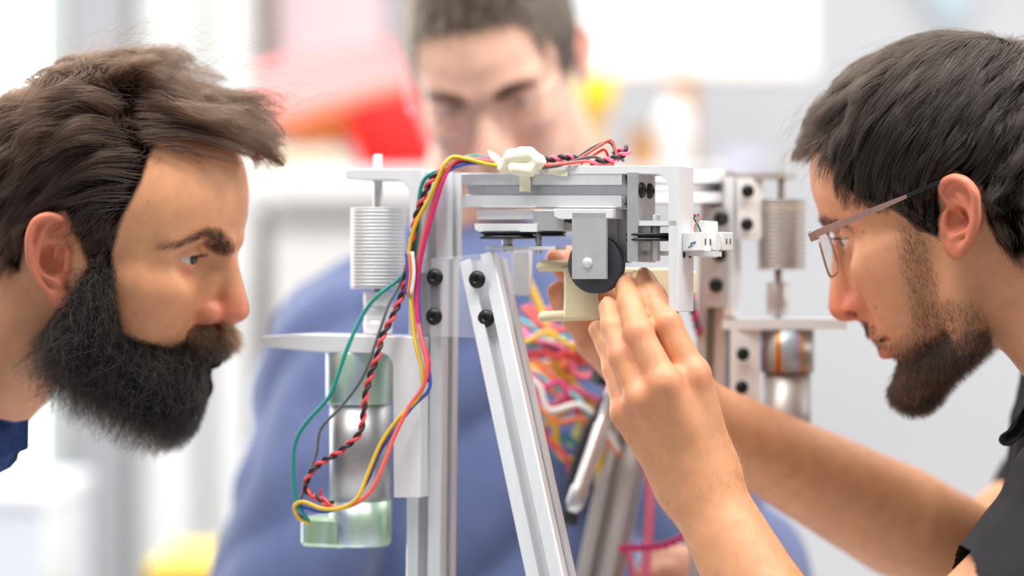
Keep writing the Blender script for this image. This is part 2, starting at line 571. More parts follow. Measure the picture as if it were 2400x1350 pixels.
        f = smin(f, rcone(a, s0 + (-3, 0, -1), u0 + (-3, 0, 1), 7, 6.5), 7)
        f = smin(f, rcone(a, s0 + (-9, 10, -2), u0 + (-8, 10, 0), 7, 6.5), 8)
        # mouth
        f = smin(f, chain(a, q['uplip'], [q['lipr'][0], q['lipr'][0] * 0.9, 2.2]), 6)
        f = smin(f, chain(a, q['lolip'], [q['lipr'][1], q['lipr'][1] * 0.9, 2.4]), 6)
        f = smax(f, -chain(a, q['mline'], [1.3, 1.3, 1.5]), 3)
        f = smax(f, -rcone(a, (q['fold'][0], 0, q['fold'][1]), (q['fold'][0] - 9, 16, q['fold'][1]), 5, 4), 9)
        # eyelids and the opening between them
        e = np.array(q['eye'])
        f = smin(f, np.sqrt(((a - e.astype(np.float32)) ** 2).sum(-1)) - (q['eyer'] + q['lid']), 4)
        rel = a - e.astype(np.float32)
        w, up, lo = q['open_w'], q['open_up'], q['open_lo']
        tilt = rel[..., 2] + (-0.06) * rel[..., 1]
        Ru = (w * w + up * up) / (2 * up); Rl = (w * w + lo * lo) / (2 * lo)
        c1 = np.sqrt(rel[..., 1] ** 2 + (tilt + Ru - up) ** 2) - Ru
        c2 = np.sqrt(rel[..., 1] ** 2 + (tilt - Rl + lo) ** 2) - Rl
        f = smax(f, -np.maximum(np.maximum(c1, c2), 4 - rel[..., 0]), 1.2)
        return f
    def ear_setup(s, flare, tilt_pts, plane_y, outline, helix, anti, crus, tragus, concha, canal, lobe):
        """ear traced in the frame and laid on its own plane, which flares out behind"""
        a = math.radians(flare)
        e1 = np.array([-math.cos(a), math.sin(a), 0]); n = np.array([math.sin(a), math.cos(a), 0]); e2 = np.array([0, 0, 1.0])
        o = np.array([0, plane_y, 0.0])
        def pr(x, y):
            r = np.array([(x - 1200) / FPX, 1.0, (675 - y) / FPX]); C = np.array([0, 0, CAM_Z])
            rh = (s.R.T @ r); ch = s.R.T @ (C - s.O) * 1000 / s.sc
            t = ((o - ch) @ n) / (rh @ n); k = ch + rh * t - o
            return [k @ e1, k @ e2]
        m = lambda L: np.array([pr(*q) for q in L])
        s.E = dict(o=o, e1=e1, e2=e2, n=n, outline=m(outline), helix=catmull(m(helix), 4), anti=catmull(m(anti), 4), crus=catmull(m(crus), 4),
                   tragus=m(tragus), concha=m(concha), canal=m([canal])[0], lobe=m([lobe])[0])
        E = s.E
        E['hroot'] = np.array([E['helix'][0], E['concha'].mean(0)])
        E['c'] = o + e1 * E['outline'][:, 0].mean() + e2 * E['outline'][:, 1].mean()
    def ear(s, p):
        E = s.E
        a = p.copy(); a[..., 1] = np.abs(a[..., 1])
        r = a - E['o'].astype(np.float32)
        u, v, w = r @ E['e1'].astype(np.float32), r @ E['e2'].astype(np.float32), r @ E['n'].astype(np.float32)
        L = np.stack([u, v, w], -1)
        d2 = poly2(u, v, E['outline']) + 2.0
        f = smax(d2, np.abs(w + 1.6) - 1.3, 2.0)
        H = E['helix']; n = len(H)
        hw = np.concatenate([np.linspace(-2.5, 2.4, n // 4), np.full(n - n // 4 - n // 3, 2.4), np.linspace(2.4, 0.4, n // 3)])
        hr = np.concatenate([np.linspace(2.2, 3.1, n // 4), np.full(n - n // 4 - n // 3, 3.1), np.linspace(3.1, 2.8, n // 3)])
        f = smin(f, chain(L, np.column_stack([H, hw]), hr), 2.0)
        f = smin(f, chain(L, np.column_stack([H, hw - 2.6]), hr * 0.75), 2.0)
        A = E['anti']; aw = np.linspace(0.2, 1.4, len(A)); ar = np.linspace(2.2, 2.6, len(A))
        f = smin(f, chain(L, np.column_stack([A, aw]), ar), 3.0)
        C = E['crus']
        f = smin(f, chain(L, np.column_stack([C, np.linspace(0.2, -1.8, len(C))]), np.linspace(2.1, 1.7, len(C))), 2.5)
        f = smin(f, ell(L, (*E['lobe'], 0.2), (7.5, 8.5, 3.2)), 4)
        # wall of the concha to the head, and the bowl itself
        c = E['concha'].mean(0); rad = np.abs(E['concha'] - c).max(0) * (1.12, 1.15)
        f = smin(f, ell(L, (c[0] - 2, c[1], -10), (rad[0] + 5, rad[1] + 5, 9.5)), 4)
        f = smax(f, -ell(L, (c[0], c[1], 1.5), (rad[0], rad[1], 12)), 2.2)
        f = smin(f, chain(L, np.column_stack([E['tragus'], np.full(len(E['tragus']), 0.6)]), [2.6] * len(E['tragus'])), 3)
        if len(E['hroot']):
            f = smin(f, chain(L, np.column_stack([E['hroot'], [-3.5, -7.5]]), [2.2, 2.0]), 3)
        f = smax(f, -ell(L, (*E['canal'], -10), (2.8, 4.0, 12)), 1.5)
        return f
    def ear_mask(s, h):
        """1 on the ear itself, 0 on the head"""
        a = h.copy(); a[..., 1] = np.abs(a[..., 1])
        f = near_only(a, s.E['c'], 52, s.ear, 10)
        return (1 - smooth01(f, 0.8, 2.5)) * smooth01(s.skull(a), 0.5, 2.5)
    def sdf(s, p):
        f = s.face(p)
        q = s.q
        f = smin(f, chain(p, q['neck'], q['neckr']), 24)
        if getattr(s, 'E', None) is not None:
            c = s.E['c']
            ap = p.copy(); ap[..., 1] = np.abs(ap[..., 1])
            f = smin(f, near_only(ap, c, 52, s.ear, 10), 3.5)
        return f
    def grad(s, p, fn=None, e=0.8):
        fn = fn or s.sdf
        f0 = fn(p)
        g = np.stack([fn(p + np.float32(e) * np.eye(3, dtype=np.float32)[k]) - f0 for k in range(3)], -1)
        return g / np.maximum(1e-6, np.linalg.norm(g, axis=-1))[..., None]

def blob(p, c, r):
    """soft 0..1 falloff around c"""
    d = ((p - np.asarray(c, np.float32)) / np.asarray(r, np.float32))
    return np.exp(-(d * d).sum(-1))

def smooth01(x, a, b):
    t = np.clip((x - a) / (b - a), 0, 1)
    return t * t * (3 - 2 * t)

# ------------------------------------------------------------------ strands
def sample_tris(verts, quads, weight, n, rng):
    """n random points on the mesh, drawn by area times the weight given per vertex; returns points"""
    tr = np.concatenate([quads[:, [0, 1, 2]], quads[:, [0, 2, 3]]])
    wt = weight[tr].mean(1)
    tr = tr[wt > 1e-3]; wt = wt[wt > 1e-3]
    a, b, c = verts[tr[:, 0]], verts[tr[:, 1]], verts[tr[:, 2]]
    ar = np.linalg.norm(np.cross(b - a, c - a), axis=1) * wt
    i = rng.choice(len(tr), n, p=ar / ar.sum())
    r1, r2 = np.sqrt(rng.random(n))[:, None], rng.random(n)[:, None]
    return a[i] * (1 - r1) + b[i] * r1 * (1 - r2) + c[i] * r1 * r2

def flow_hair(head, roots, guides, length, steps=12, rng=None, k=5, clumps=400, clump=0.5, jitter=0.12, lift=0.35, hscale=1.0, layer=(0.15, 1.0), fn=None, wave=0.0, sig=12.0, minh=1.2):
    """strands that start at roots (head mm) and run along the traced guides, keeping the height above the skull that the guides have"""
    fn = fn or head.skull
    gp = []; gt = []
    for g in guides:
        c = catmull(g, 3); gp.append(c); t = np.gradient(c, axis=0); gt.append(t / np.linalg.norm(t, axis=1)[:, None])
    gp = np.concatenate(gp).astype(np.float32); gt = np.concatenate(gt).astype(np.float32)
    gh = np.maximum(fn(gp), 1.0) * hscale
    n = len(roots); p = roots.astype(np.float32).copy()
    L = (np.asarray(length) * np.ones(n)).astype(np.float32)
    u = rng.uniform(layer[0], layer[1], n).astype(np.float32)
    out = [p.copy()]
    prev = None
    for st in range(steps):
        T = np.zeros_like(p); Hh = np.zeros(n, np.float32)
        for ch in np.array_split(np.arange(n), max(1, n // 4000)):
            d2 = np.maximum((p[ch] ** 2).sum(1)[:, None] + (gp ** 2).sum(1)[None] - 2 * p[ch] @ gp.T, 0)
            kk = np.argpartition(d2, k, axis=1)[:, :k]
            dd = np.take_along_axis(d2, kk, 1)
            w = np.exp(-dd / (2 * sig * sig)) + 1e-5 / (1 + dd)
            w /= w.sum(1, keepdims=True)
            T[ch] = (gt[kk] * w[..., None]).sum(1); Hh[ch] = (gh[kk] * w).sum(1)
        T /= np.maximum(1e-6, np.linalg.norm(T, axis=1))[:, None]
        if prev is not None:
            T = T * 0.6 + prev * 0.4
        T += rng.normal(size=T.shape).astype(np.float32) * jitter
        N = head.grad(p, fn)
        if st == 0:
            T = T + N * lift
        T /= np.maximum(1e-6, np.linalg.norm(T, axis=1))[:, None]
        prev = T
        p = p + T * (L / steps)[:, None]
        tgt = np.maximum(minh, u * Hh * min(1.0, (st + 1) / (steps * 0.45)))
        f = fn(p); N = head.grad(p, fn)
        p = p + N * ((tgt - f) * 0.55)[:, None]
        out.append(p.copy())
    S = np.stack(out, 1)
    if clumps and clump > 0:
        ci = rng.choice(n, min(clumps, n), replace=False); cr = roots[ci].astype(np.float32); own = np.zeros(n, int)
        for ch in np.array_split(np.arange(n), max(1, n // 4000)):
            own[ch] = ((cr ** 2).sum(1)[None] - 2 * roots[ch].astype(np.float32) @ cr.T).argmin(1)
        t = (np.linspace(0, 1, S.shape[1]) ** 1.2)[None, :, None]
        cf = (clump * rng.uniform(0.5, 1.2, n))[:, None, None]
        S = S + (S[ci][own] - S) * np.clip(t * cf, 0, 0.95)
        if wave:
            ph = rng.uniform(0, 6.28, (len(ci), 3))[own]; am = rng.uniform(0.4, 1, len(ci))[own] * wave
            tt = np.linspace(0, 1, S.shape[1])
            S = S + (np.sin(tt[None, :, None] * 5.0 + ph[:, None, :]) - np.sin(ph[:, None, :])) * (am[:, None] * tt[None])[..., None]
    return S

def clear_ear(head, S, gap=0.3):
    """drop strands that run through the ear"""
    a = S.reshape(-1, 3).astype(np.float32).copy(); a[:, 1] = np.abs(a[:, 1])
    f = near_only(a, head.E['c'], 52, head.ear, 10).reshape(S.shape[:2])
    return S[f[:, 2:].min(1) > gap]
# ------------------------------------------------------------------ the bearded man
SKIN = skin_mat('skin')
HL = Head((13.5, 16.0, 12.4, -0.2970, 1.785, 0.0351, 0.972), 1)
q = HL.q
HLp = HL.px
tipL = HLp(580, 738, 0)
q['tip'] = tuple(tipL - (10.5, 0, -1.5)); q['tipr'] = 10.5
q['nas'] = tuple(HLp(556, 618, 0) - (7, 0, 0)); q['nasr'] = 6.5
w = HLp(482, 736, 15); q['wing'] = (w[0], 13.5, w[2]); q['wingr'] = (11, 6.5, 8.5)
q['sbn'] = tuple(HLp(520, 758, 0) + (-7, 0, 3))
eL = HLp(455, 607, 33)
q['eye'] = (eL[0] - 10.5, 32.5, eL[2])
q['socket'] = ((q['eye'][0] + 22, 31, q['eye'][2] + 1), (19, 19, 12))
q['brow'] = [tuple(HLp(548, 590, 10) - (9, 0, 0)), tuple(HLp(490, 553, 28) - (7, 3, 0)), tuple(HLp(410, 566, 50) - (5, 6, 0))]
q['browfold'] = 1.0; q['open_up'] = 3.1; q['open_lo'] = 3.7; q['open_w'] = 14.0
q['nost'] = [tuple((np.array(q['tip']) + np.array(q['wing'])) / 2 * (1, 0, 1) + (0, 8, -10)), (6, 3, 2.5)]
q['neck'] = [(-26, 0, -18), tuple(HLp(-190, 1035, 0))]; q['neckr'] = (54, 58)
EL = lambda u, v: (30 + u / 5.19, 480 + v / 5.19)
HL.ear_setup(24, None, 74,
    [EL(*k) for k in [(690, 300), (640, 150), (540, 95), (390, 80), (250, 140), (170, 290), (145, 440), (165, 620), (190, 760), (260, 920), (360, 1060), (460, 1190), (560, 1250), (640, 1200), (670, 1040), (690, 900), (700, 600)]],
    [EL(*k) for k in [(560, 400), (620, 320), (635, 220), (560, 155), (420, 125), (280, 190), (215, 320), (195, 450), (205, 600), (235, 740), (300, 890), (390, 1010), (490, 1120)]],
    [EL(*k) for k in [(480, 190), (385, 290), (325, 420), (312, 560), (335, 700), (400, 830), (490, 900), (570, 960)]],
    [EL(*k) for k in [(350, 430), (450, 440), (560, 370)]],
    [EL(*k) for k in [(665, 590), (660, 680), (655, 780)]],
    [EL(*k) for k in [(370, 520), (600, 520), (400, 800), (620, 850)]], EL(610, 660), EL(560, 1130))

def left_color(h):
    """skin colour by place on the head"""
    a = h.copy(); a[:, 1] = np.abs(a[:, 1])
    base = np.array(lin((218, 156, 116))); red = np.array(lin((214, 108, 88))); pale = np.array(lin((224, 176, 146)))
    c = np.tile(base, (len(h), 1))
    w = 0.75 * blob(a, HL.q['tip'], (16, 22, 14)) + 0.5 * blob(a, HL.q['wing'], (12, 9, 12)) + 0.3 * blob(a, (70, 46, -18), (22, 20, 20))
    w += 0.6 * HL.ear_mask(h)
    w += 0.35 * blob(a, np.array(HL.q['eye']) + (9, 4, -9), (8, 12, 5))
    w = np.clip(w, 0, 1)[:, None]
    c = c * (1 - w) + red * w
    sp = np.clip(blob(h, HLp(324, 733, 57), (2.2, 9, 2.2)), 0, 1)[:, None] * 0.8
    c = c * (1 - sp) + np.array(lin((190, 70, 66))) * sp
    m = np.clip(blob(h, HLp(357, 469, 58), (1.3, 9, 1.3)), 0, 1)[:, None] * 0.6
    c = c * (1 - m) + np.array(lin((110, 66, 48))) * m
    # scalp and jaw under the hair
    s = scalp_mask_left(h)[:, None]
    return c * (1 - s) + np.array(lin((22, 16, 12))) * s

def in_poly(xy, poly):
    return poly2(xy[:, 0].astype(np.float32), xy[:, 1].astype(np.float32), poly)

# where hair grows, traced on the side the camera sees and mirrored to the other side
HAIR_L = [(262, 640), (268, 585), (285, 521), (312, 470), (335, 425), (352, 372), (380, 318), (430, 320), (500, 330), (580, 350), (700, 300), (700, -200), (-400, -200), (-400, 660), (-100, 700), (20, 660), (50, 640), (62, 560), (90, 498), (150, 500), (180, 560), (205, 620), (212, 650)]
BEARD_L = [(212, 610), (262, 590), (271, 717), (286, 780), (337, 797), (400, 812), (440, 790), (486, 764), (560, 768), (700, 800), (700, 1300), (100, 1300), (60, 960), (45, 900), (40, 850), (60, 815), (96, 779), (130, 731), (165, 690)]
def mirror(h):
    a = h.copy(); a[:, 1] = np.abs(a[:, 1]); return a
def scalp_mask_left(h):
    a = mirror(h)
    d = in_poly(HL.topx(a), HAIR_L)
    m = (1 - smooth01(d, -10, 4)) * (1 - smooth01(HL.skull(h), 14, 22))
    d2 = in_poly(HL.topx(a), BEARD_L)
    m2 = (1 - smooth01(d2, -14, 6)) * smooth01(a[:, 0], -25, -5) 
    ear = HL.ear_mask(h)
    return np.clip(np.maximum(m, m2), 0, 1) * (1 - ear)

left_root = empty('person', P(-150, 1200, 1.80))
tag(left_root, 'bearded man with swept-back brown hair and thick dark beard, facing the machine', 'person')

vL, fL = net(HL.sdf, (-170, -115, -245), (140, 115, 145), 1.55)
vL = relax(vL, fL, 1, 0.35)
colL = left_color(vL.astype(np.float32))
meL = mesh_np('body', HL.to_world(vL), fL, colL)
bodyL = link('body', meL, SKIN, left_root)

def eye_mat(name, iris):
    m = bpy.data.materials.new(name); m.use_nodes = True
    nt = m.node_tree; b = nt.nodes['Principled BSDF']
    at = nt.nodes.new('ShaderNodeAttribute'); at.attribute_name = 'skin'
    nt.links.new(at.outputs['Color'], b.inputs['Base Color'])
    b.inputs['Roughness'].default_value = 0.08; b.inputs['Coat Weight'].default_value = 0.25
    return m
EYE = eye_mat('eye', None)
def eyeball(head, side, gaze, parent):
    e = np.array(head.q['eye']) * (1, side, 1)
    n, m = 24, 40
    th = np.linspace(0, math.pi, n); ph = np.linspace(0, 2 * math.pi, m, endpoint=False)
    g = unit(gaze); Fm = frame_z(g, (0, 1, 0))
    r = head.q['eyer']
    pts = []; cl = []
    for t in th:
        rr = r + 0.7 * math.exp(-(t / 0.42) ** 4)
        for f in ph:
            pts.append(Fm @ (np.array([math.sin(t) * math.cos(f), math.sin(t) * math.sin(f), math.cos(t)]) * rr) + e)
            a = math.degrees(t)
            cl.append(lin((10, 8, 8)) if a < 11 else lin((44, 28, 18)) if a < 27 else lin((30, 24, 22)) if a < 30 else lin((214, 206, 200)))
    fs = []
    for i in range(n - 1):
        for j in range(m):
            fs.append((i * m + j, i * m + (j + 1) % m, (i + 1) * m + (j + 1) % m, (i + 1) * m + j))
    me = mesh_np('eye', head.to_world(np.array(pts)), np.array(fs)[:, ::-1], np.array(cl))
    return link('eye', me, EYE, parent)
eyeball(HL, 1, (1, 0.16, 0.10), left_root); eyeball(HL, -1, (1, 0.0, 0.25), left_root)
# ------------------------------------------------------------------ the man with glasses
HR = Head((-23.6, 21.3, 7.3, 0.3260, 1.7289, 0.0537, 0.984), -1)
HRp = HR.px; q = HR.q
q['tip'] = tuple(HRp(1946, 732, 0) - (12, 0, -1)); q['tipr'] = 12.0
q['nas'] = tuple(HRp(1953, 580, 0) - (7, 0, 0)); q['nasr'] = 6.5
w = HRp(2012, 720, 16); q['wing'] = (w[0], 13.5, w[2]); q['wingr'] = (11.5, 6.5, 9)
q['sbn'] = tuple(HRp(2012, 750, 0) + (-7, 0, 3))
e = HRp(1984, 566, 33); q['eye'] = (e[0] - 9, 32.5, e[2])
q['socket'] = ((q['eye'][0] + 22, 31, q['eye'][2] + 1), (19, 19, 11))
q['brow'] = [tuple(HRp(1936, 524, 8) - (9, 0, 0)), tuple(HRp(1960, 512, 28) - (8, 3, 0)), tuple(HRp(2010, 515, 48) - (6, 6, 0))]
q['zyg'] = (55, 47, -9)
ul = HRp(2036, 788, 0); ll = HRp(2058, 832, 0); ml = HRp(2058, 795, 0); mc = HRp(2090, 790, 22)
q['uplip'] = [tuple(ul - (4.5, 0, 0)), tuple(ul + (-8, 11, -1)), tuple(mc + (-1, 0, 0))]
q['lolip'] = [tuple(ll - (5, 0, 0)), tuple(ll + (-9, 10, 0)), tuple(mc + (-1, -2, -3))]
q['mline'] = [tuple(ml + (3, 0, 0)), tuple(ml + (-3, 12, 0)), tuple(mc + (2, 3, 0))]
q['mouth'] = ((ml[0] - 30, 0, ml[2] + 2), (29, 27, 23))
lf = HRp(2084, 880, 0); q['fold'] = (lf[0] + 3, lf[2])
ch = HRp(2100, 915, 0); q['chin'] = ((ch[0] - 14, 0, ch[2]), (16, 21, 15))
q['neck'] = [(-22, 0, -28), tuple(HRp(2680, 915, 0))]; q['neckr'] = (55, 60)
g = HRp(2262, 800, 50); q['gonion'] = (g[0], 47, g[2])
q['nost'] = [(0, 0, -400), (1, 1, 1)]; nh = HR.hit(1993, 741); q['nost'] = [tuple(nh + (-1.0, -3.0, 0.6)), (6.0, 5.0, 3.0)]
ER = lambda u, v: (2160 + u / 5.19, 380 + v / 5.19)
HR.ear_setup(26, None, 74,
    [ER(*k) for k in [(230, 420), (215, 300), (290, 190), (410, 150), (540, 180), (650, 280), (705, 400), (712, 540), (705, 700), (665, 860), (600, 1000), (520, 1110), (430, 1140), (350, 1120), (290, 1040), (270, 900), (260, 700)]],
    [ER(*k) for k in [(330, 500), (262, 420), (250, 310), (310, 225), (410, 185), (530, 215), (620, 300), (670, 400), (682, 540), (675, 690), (640, 830), (580, 950), (510, 1050)]],
    [ER(*k) for k in [(440, 390), (530, 460), (580, 560), (595, 680), (565, 790), (480, 850), (390, 910)]],
    [ER(*k) for k in [(520, 530), (430, 490), (330, 470)]],
    [ER(*k) for k in [(290, 640), (285, 740), (300, 840)]],
    [ER(*k) for k in [(340, 600), (535, 600), (340, 850), (520, 760)]], ER(350, 740), ER(420, 1040))
HAIR_R = [(1905, 352), (1942, 366), (1953, 400), (1980, 440), (2010, 466), (2050, 482), (2090, 492), (2130, 520), (2165, 545), (2200, 560), (2212, 520), (2205, 470), (2200, 430), (2240, 405), (2300, 440), (2310, 520), (2335, 570), (2400, 640), (2700, 700), (2900, -300), (1600, -300), (1700, 352)]
STUB_R = [(2098, 500), (2190, 548), (2185, 600), (2205, 690), (2290, 700), (2320, 760), (2330, 860), (2280, 1000), (2100, 1100), (1990, 1000), (2040, 850), (2010, 760), (2025, 745), (2050, 770), (2100, 790), (2128, 770), (2120, 700), (2100, 620)]
def masks_right(h):
    a = mirror(h); xy = HR.topx(a)
    ear = HR.ear_mask(h)
    hair = (1 - smooth01(in_poly(xy, HAIR_R), -8, 4)) * (1 - ear) * (1 - smooth01(HR.skull(h), 22, 30))
    stub = (1 - smooth01(in_poly(xy, STUB_R), -30, 8)) * smooth01(a[:, 0], -12, 8) * (1 - ear)
    return hair, stub
def right_color(h):
    a = mirror(h)
    base = np.array(lin((217, 156, 118))); red = np.array(lin((210, 106, 86)))
    c = np.tile(base, (len(h), 1))
    w = 0.75 * blob(a, HR.q['tip'], (18, 22, 18)) + 0.5 * blob(a, HR.q['wing'], (12, 9, 12)) + 0.2 * blob(a, (66, 46, -20), (22, 20, 22))
    w += 0.6 * HR.ear_mask(h)
    ns = np.clip(1.3 * blob(a, HR.q['nost'][0], (6.0, 4.5, 3.2)), 0, 1)[:, None]
    lip = chain(a, HR.q['lolip'], [5.5, 5, 3]); lip2 = chain(a, HR.q['uplip'], [4.5, 4, 2.5])
    w += 0.65 * (1 - smooth01(np.minimum(lip, lip2), 0.3, 2.0))
    w = np.clip(w, 0, 1)[:, None]; c = c * (1 - w) + red * w
    c = c * (1 - ns) + np.array(lin((150, 62, 50))) * ns
    for (x, y, lat, r, k) in ((2053, 720, 50, 1.3, .75), (2051, 756, 44, 1.2, .7), (2024, 544, 56, 1.2, .6), (1954, 494, 30, 1, .5), (1973, 491, 40, 1, .5), (1917, 407, 12, 1.2, .4), (2040, 634, 54, .9, .4)):
        m = np.clip(blob(h, HRp(x, y, lat), (r, 12, r)), 0, 1)[:, None] * k
        c = c * (1 - m) + np.array(lin((105, 60, 44))) * m
    hair, stub = masks_right(h)
    c = c * (1 - 0.22 * stub[:, None]) + np.array(lin((120, 98, 84))) * 0.22 * stub[:, None]
    return c * (1 - hair[:, None]) + np.array(lin((16, 12, 9))) * hair[:, None]
right_root = empty('person', P(2600, 1200, 1.80))
tag(right_root, 'man in dark shirt with metal-framed glasses reaching both hands to the machine', 'person')
vR, fR = net(HR.sdf, (-150, -115, -190), (140, 115, 145), 1.55)
vR = relax(vR, fR, 1, 0.35)
bodyR = link('body', mesh_np('body', HR.to_world(vR), fR, right_color(vR.astype(np.float32))), SKIN, right_root)
eyeball(HR, 1, (1, 0.05, -0.1), right_root); eyeball(HR, -1, (1, -0.05, -0.1), right_root)
# ------------------------------------------------------------------ hair of the two men in front
H_BROWN = hair_mat('hair_brown', (38, 23, 14), 0.22, 0.42, rand=0.65, ior=1.55)
H_BEARD = hair_mat('beard_dark', (15, 10, 8), 0.5, 0.65, ior=1.42)
H_DARK = hair_mat('hair_dark', (24, 16, 11), 0.19, 0.4, ior=1.55, rand=0.6)
H_CHIN = hair_mat('chin_beard', (26, 18, 13), 0.4, 0.6)
H_STUB = hair_mat('stubble', (34, 24, 17), 0.45, 0.6)
rngh = np.random.default_rng(5)

def G(fn, pts):
    return np.array([fn(*p) for p in pts])
def both(gs):
    return gs + [g * (1, -1, 1) for g in gs if g[:, 1].mean() > 8]

GL = [G(HLp, g) for g in [
    # front lock rolled forward over the forehead
    [(345, 325, 56), (400, 315, 58), (470, 335, 50), (545, 345, 40), (605, 352, 28), (648, 335, 20)],
    [(325, 292, 62), (390, 275, 63), (470, 290, 56), (550, 300, 45), (615, 300, 33), (652, 318, 22)],
    [(330, 255, 58), (400, 248, 60), (470, 262, 55), (550, 268, 44), (610, 262, 34), (648, 290, 24)],
    [(340, 205, 48), (410, 222, 50), (470, 240, 48), (540, 228, 40), (595, 225, 32), (636, 258, 24)],
    [(400, 180, 24), (440, 196, 24), (480, 182, 24), (530, 168, 22), (580, 190, 20), (618, 232, 18)],
    [(410, 200, 0), (450, 205, 0), (500, 190, -2), (560, 185, -4), (610, 215, -6), (640, 270, -8)],
    [(430, 280, 0), (480, 270, -4), (540, 275, -8), (600, 275, -10), (650, 310, -12)],
    # top, running forward
    [(230, 140, 34), (300, 112, 32), (370, 128, 30), (420, 165, 28), (450, 205, 26)],
    [(140, 180, 50), (210, 135, 50), (290, 130, 48), (360, 165, 46), (410, 205, 46)],
    [(150, 130, 5), (230, 105, 5), (310, 102, 5), (380, 125, 4), (440, 185, 3)],
    # side, swept back from the temple
    [(300, 330, 68), (235, 325, 78), (160, 350, 84), (85, 410, 88), (20, 490, 88), (-30, 560, 84)],
    [(312, 400, 66), (240, 400, 76), (165, 425, 82), (85, 480, 86), (25, 560, 84), (0, 620, 80)],
    [(285, 270, 66), (215, 245, 76), (140, 280, 84), (70, 350, 88), (10, 430, 88)],
    [(240, 200, 58), (170, 190, 66), (95, 225, 74), (25, 285, 80), (-50, 380, 84)],
    [(300, 455, 68), (240, 455, 76), (170, 470, 80), (100, 490, 83), (45, 550, 84)],
    [(160, 140, 40), (90, 165, 52), (20, 215, 62), (-60, 300, 70)],
    [(0, 200, 0), (-80, 260, 0), (-150, 380, 0), (-170, 500, 0)],
    [(40, 560, 80), (20, 610, 78), (10, 650, 74), (5, 690, 70)],
    [(-80, 480, 60), (-100, 560, 58), (-100, 640, 52)],
    # sideburn
    [(275, 520, 69), (262, 560, 71), (245, 600, 73), (232, 640, 74)],
    [(215, 530, 75), (215, 570, 76), (212, 610, 76), (208, 640, 76)]]]
GL = both(GL)
mL = vL.astype(np.float32)
aL = mirror(mL); xyL = HL.topx(aL)
earL = HL.ear_mask(mL)
wh = (1 - smooth01(in_poly(xyL, HAIR_L), -26, 6)) * (1 - earL) * (HL.skull(mL) < 16)
roots = sample_tris(vL, fL, wh * (1 + 1.2 * blob(aL, HLp(320, 260, 60), (22, 30, 26))), 28000, rngh)
pxr = HL.topx(mirror(roots))
front = smooth01(pxr[:, 0], 280, 340) * (1 - smooth01(pxr[:, 1], 330, 420))
ln = 46 + 40 * front + rngh.normal(size=len(roots)) * 6
ln = np.where((pxr[:, 1] > 500) & (pxr[:, 0] > 150), 12, ln)
ln = np.where((pxr[:, 1] > 540) & (pxr[:, 0] < 60), 24, ln)
S = flow_hair(HL, roots, GL, np.maximum(ln, 8), 13, rngh, clumps=330, clump=0.82, jitter=0.06, wave=3.6, layer=(0.2, 1.0), lift=0.5)
S = clear_ear(HL, S)
hair_object('hair', HL.to_world(S), rngh.uniform(0.00009, 0.00016, len(S)), H_BROWN, left_root)
# loose single hairs standing off the crown
ro = sample_tris(vL, fL, wh * (mL[:, 2] > 85), 350, rngh)
S = flow_hair(HL, ro, GL, rngh.uniform(45, 85, 350), 13, rngh, clumps=0, jitter=0.16, lift=0.9, hscale=1.45, layer=(0.7, 1.25))
hair_object('loose_hair', HL.to_world(S), np.full(350, 0.00007), H_BROWN, left_root)

# full beard: strands that curl out of the jaw and stop at the traced outline of the beard
OUT_L = np.array([(150, 660), (212, 600), (266, 590), (272, 717), (290, 782), (337, 797), (400, 806), (440, 785), (486, 762), (520, 766), (545, 808), (530, 838), (490, 850), (486, 880), (484, 910), (476, 957), (458, 1010), (425, 1049), (358, 1072), (290, 1066), (228, 1036), (185, 1003), (140, 985), (72, 962), (48, 924), (20, 861), (38, 832), (96, 779), (130, 731)], float)
wb_ = (1 - smooth01(in_poly(xyL, BEARD_L), -8, 4)) * (1 - earL) * (mL[:, 0] > -22) * (mL[:, 2] > -125) * (mL[:, 2] < 12) * smooth01(mL[:, 0] + 0.9 * (mL[:, 2] + 60) * (mL[:, 2] < -60), -40, -15)
def beard(head, verts, quads, w, n, outline, lo, hi, rng, steps=9, curl=0.55, grow=(0.35, 0.0, -1.0), nmix=0.9, shrink=4):
    r = sample_tris(verts, quads, w, n, rng).astype(np.float32)
    N = head.grad(r); g = np.array(grow, np.float32)
    L = rng.uniform(lo, hi, n).astype(np.float32)
    p = r.copy(); out = [p.copy()]; alive = np.ones(n, bool)
    d = N * nmix + g; d /= np.linalg.norm(d, axis=1)[:, None]
    for k in range(steps):
        d = d + rng.normal(size=d.shape).astype(np.float32) * curl * 0.5 + g * 0.12
        d /= np.linalg.norm(d, axis=1)[:, None]
        q_ = p + d * (L / steps)[:, None]
        f = head.sdf(q_); q_ = q_ + N * np.maximum(0.6 - f, 0)[:, None] * 0.8
        if outline is not None:
            dd = np.maximum(in_poly(head.topx(mirror(q_)), outline), in_poly(head.topx(q_), outline))
            alive &= dd < rng.uniform(-shrink, shrink * 2.2, n)
        p = np.where(alive[:, None], q_, p + d * 0.05)
        out.append(p.copy())
    return np.stack(out, 1)
S = beard(HL, vL, fL, wb_, 30000, OUT_L, 18, 66, rngh, curl=0.75, shrink=6)
hair_object('beard', HL.to_world(S), rngh.uniform(0.00009, 0.00015, len(S)), H_BEARD, left_root)
# moustache
wm = blob(aL, np.array(HL.q['sbn']) + (0, 10, -10), (14, 18, 8)) * (mL[:, 0] > 76)
S = beard(HL, vL, fL, (wm > 0.25) * wm, 5000, None, 9, 20, rngh, grow=(0.5, 0.0, -0.8), curl=0.4)
hair_object('moustache', HL.to_world(S), rngh.uniform(0.00008, 0.00013, len(S)), hair_mat('moustache_brown', (66, 42, 25), 0.35, 0.6), left_root)

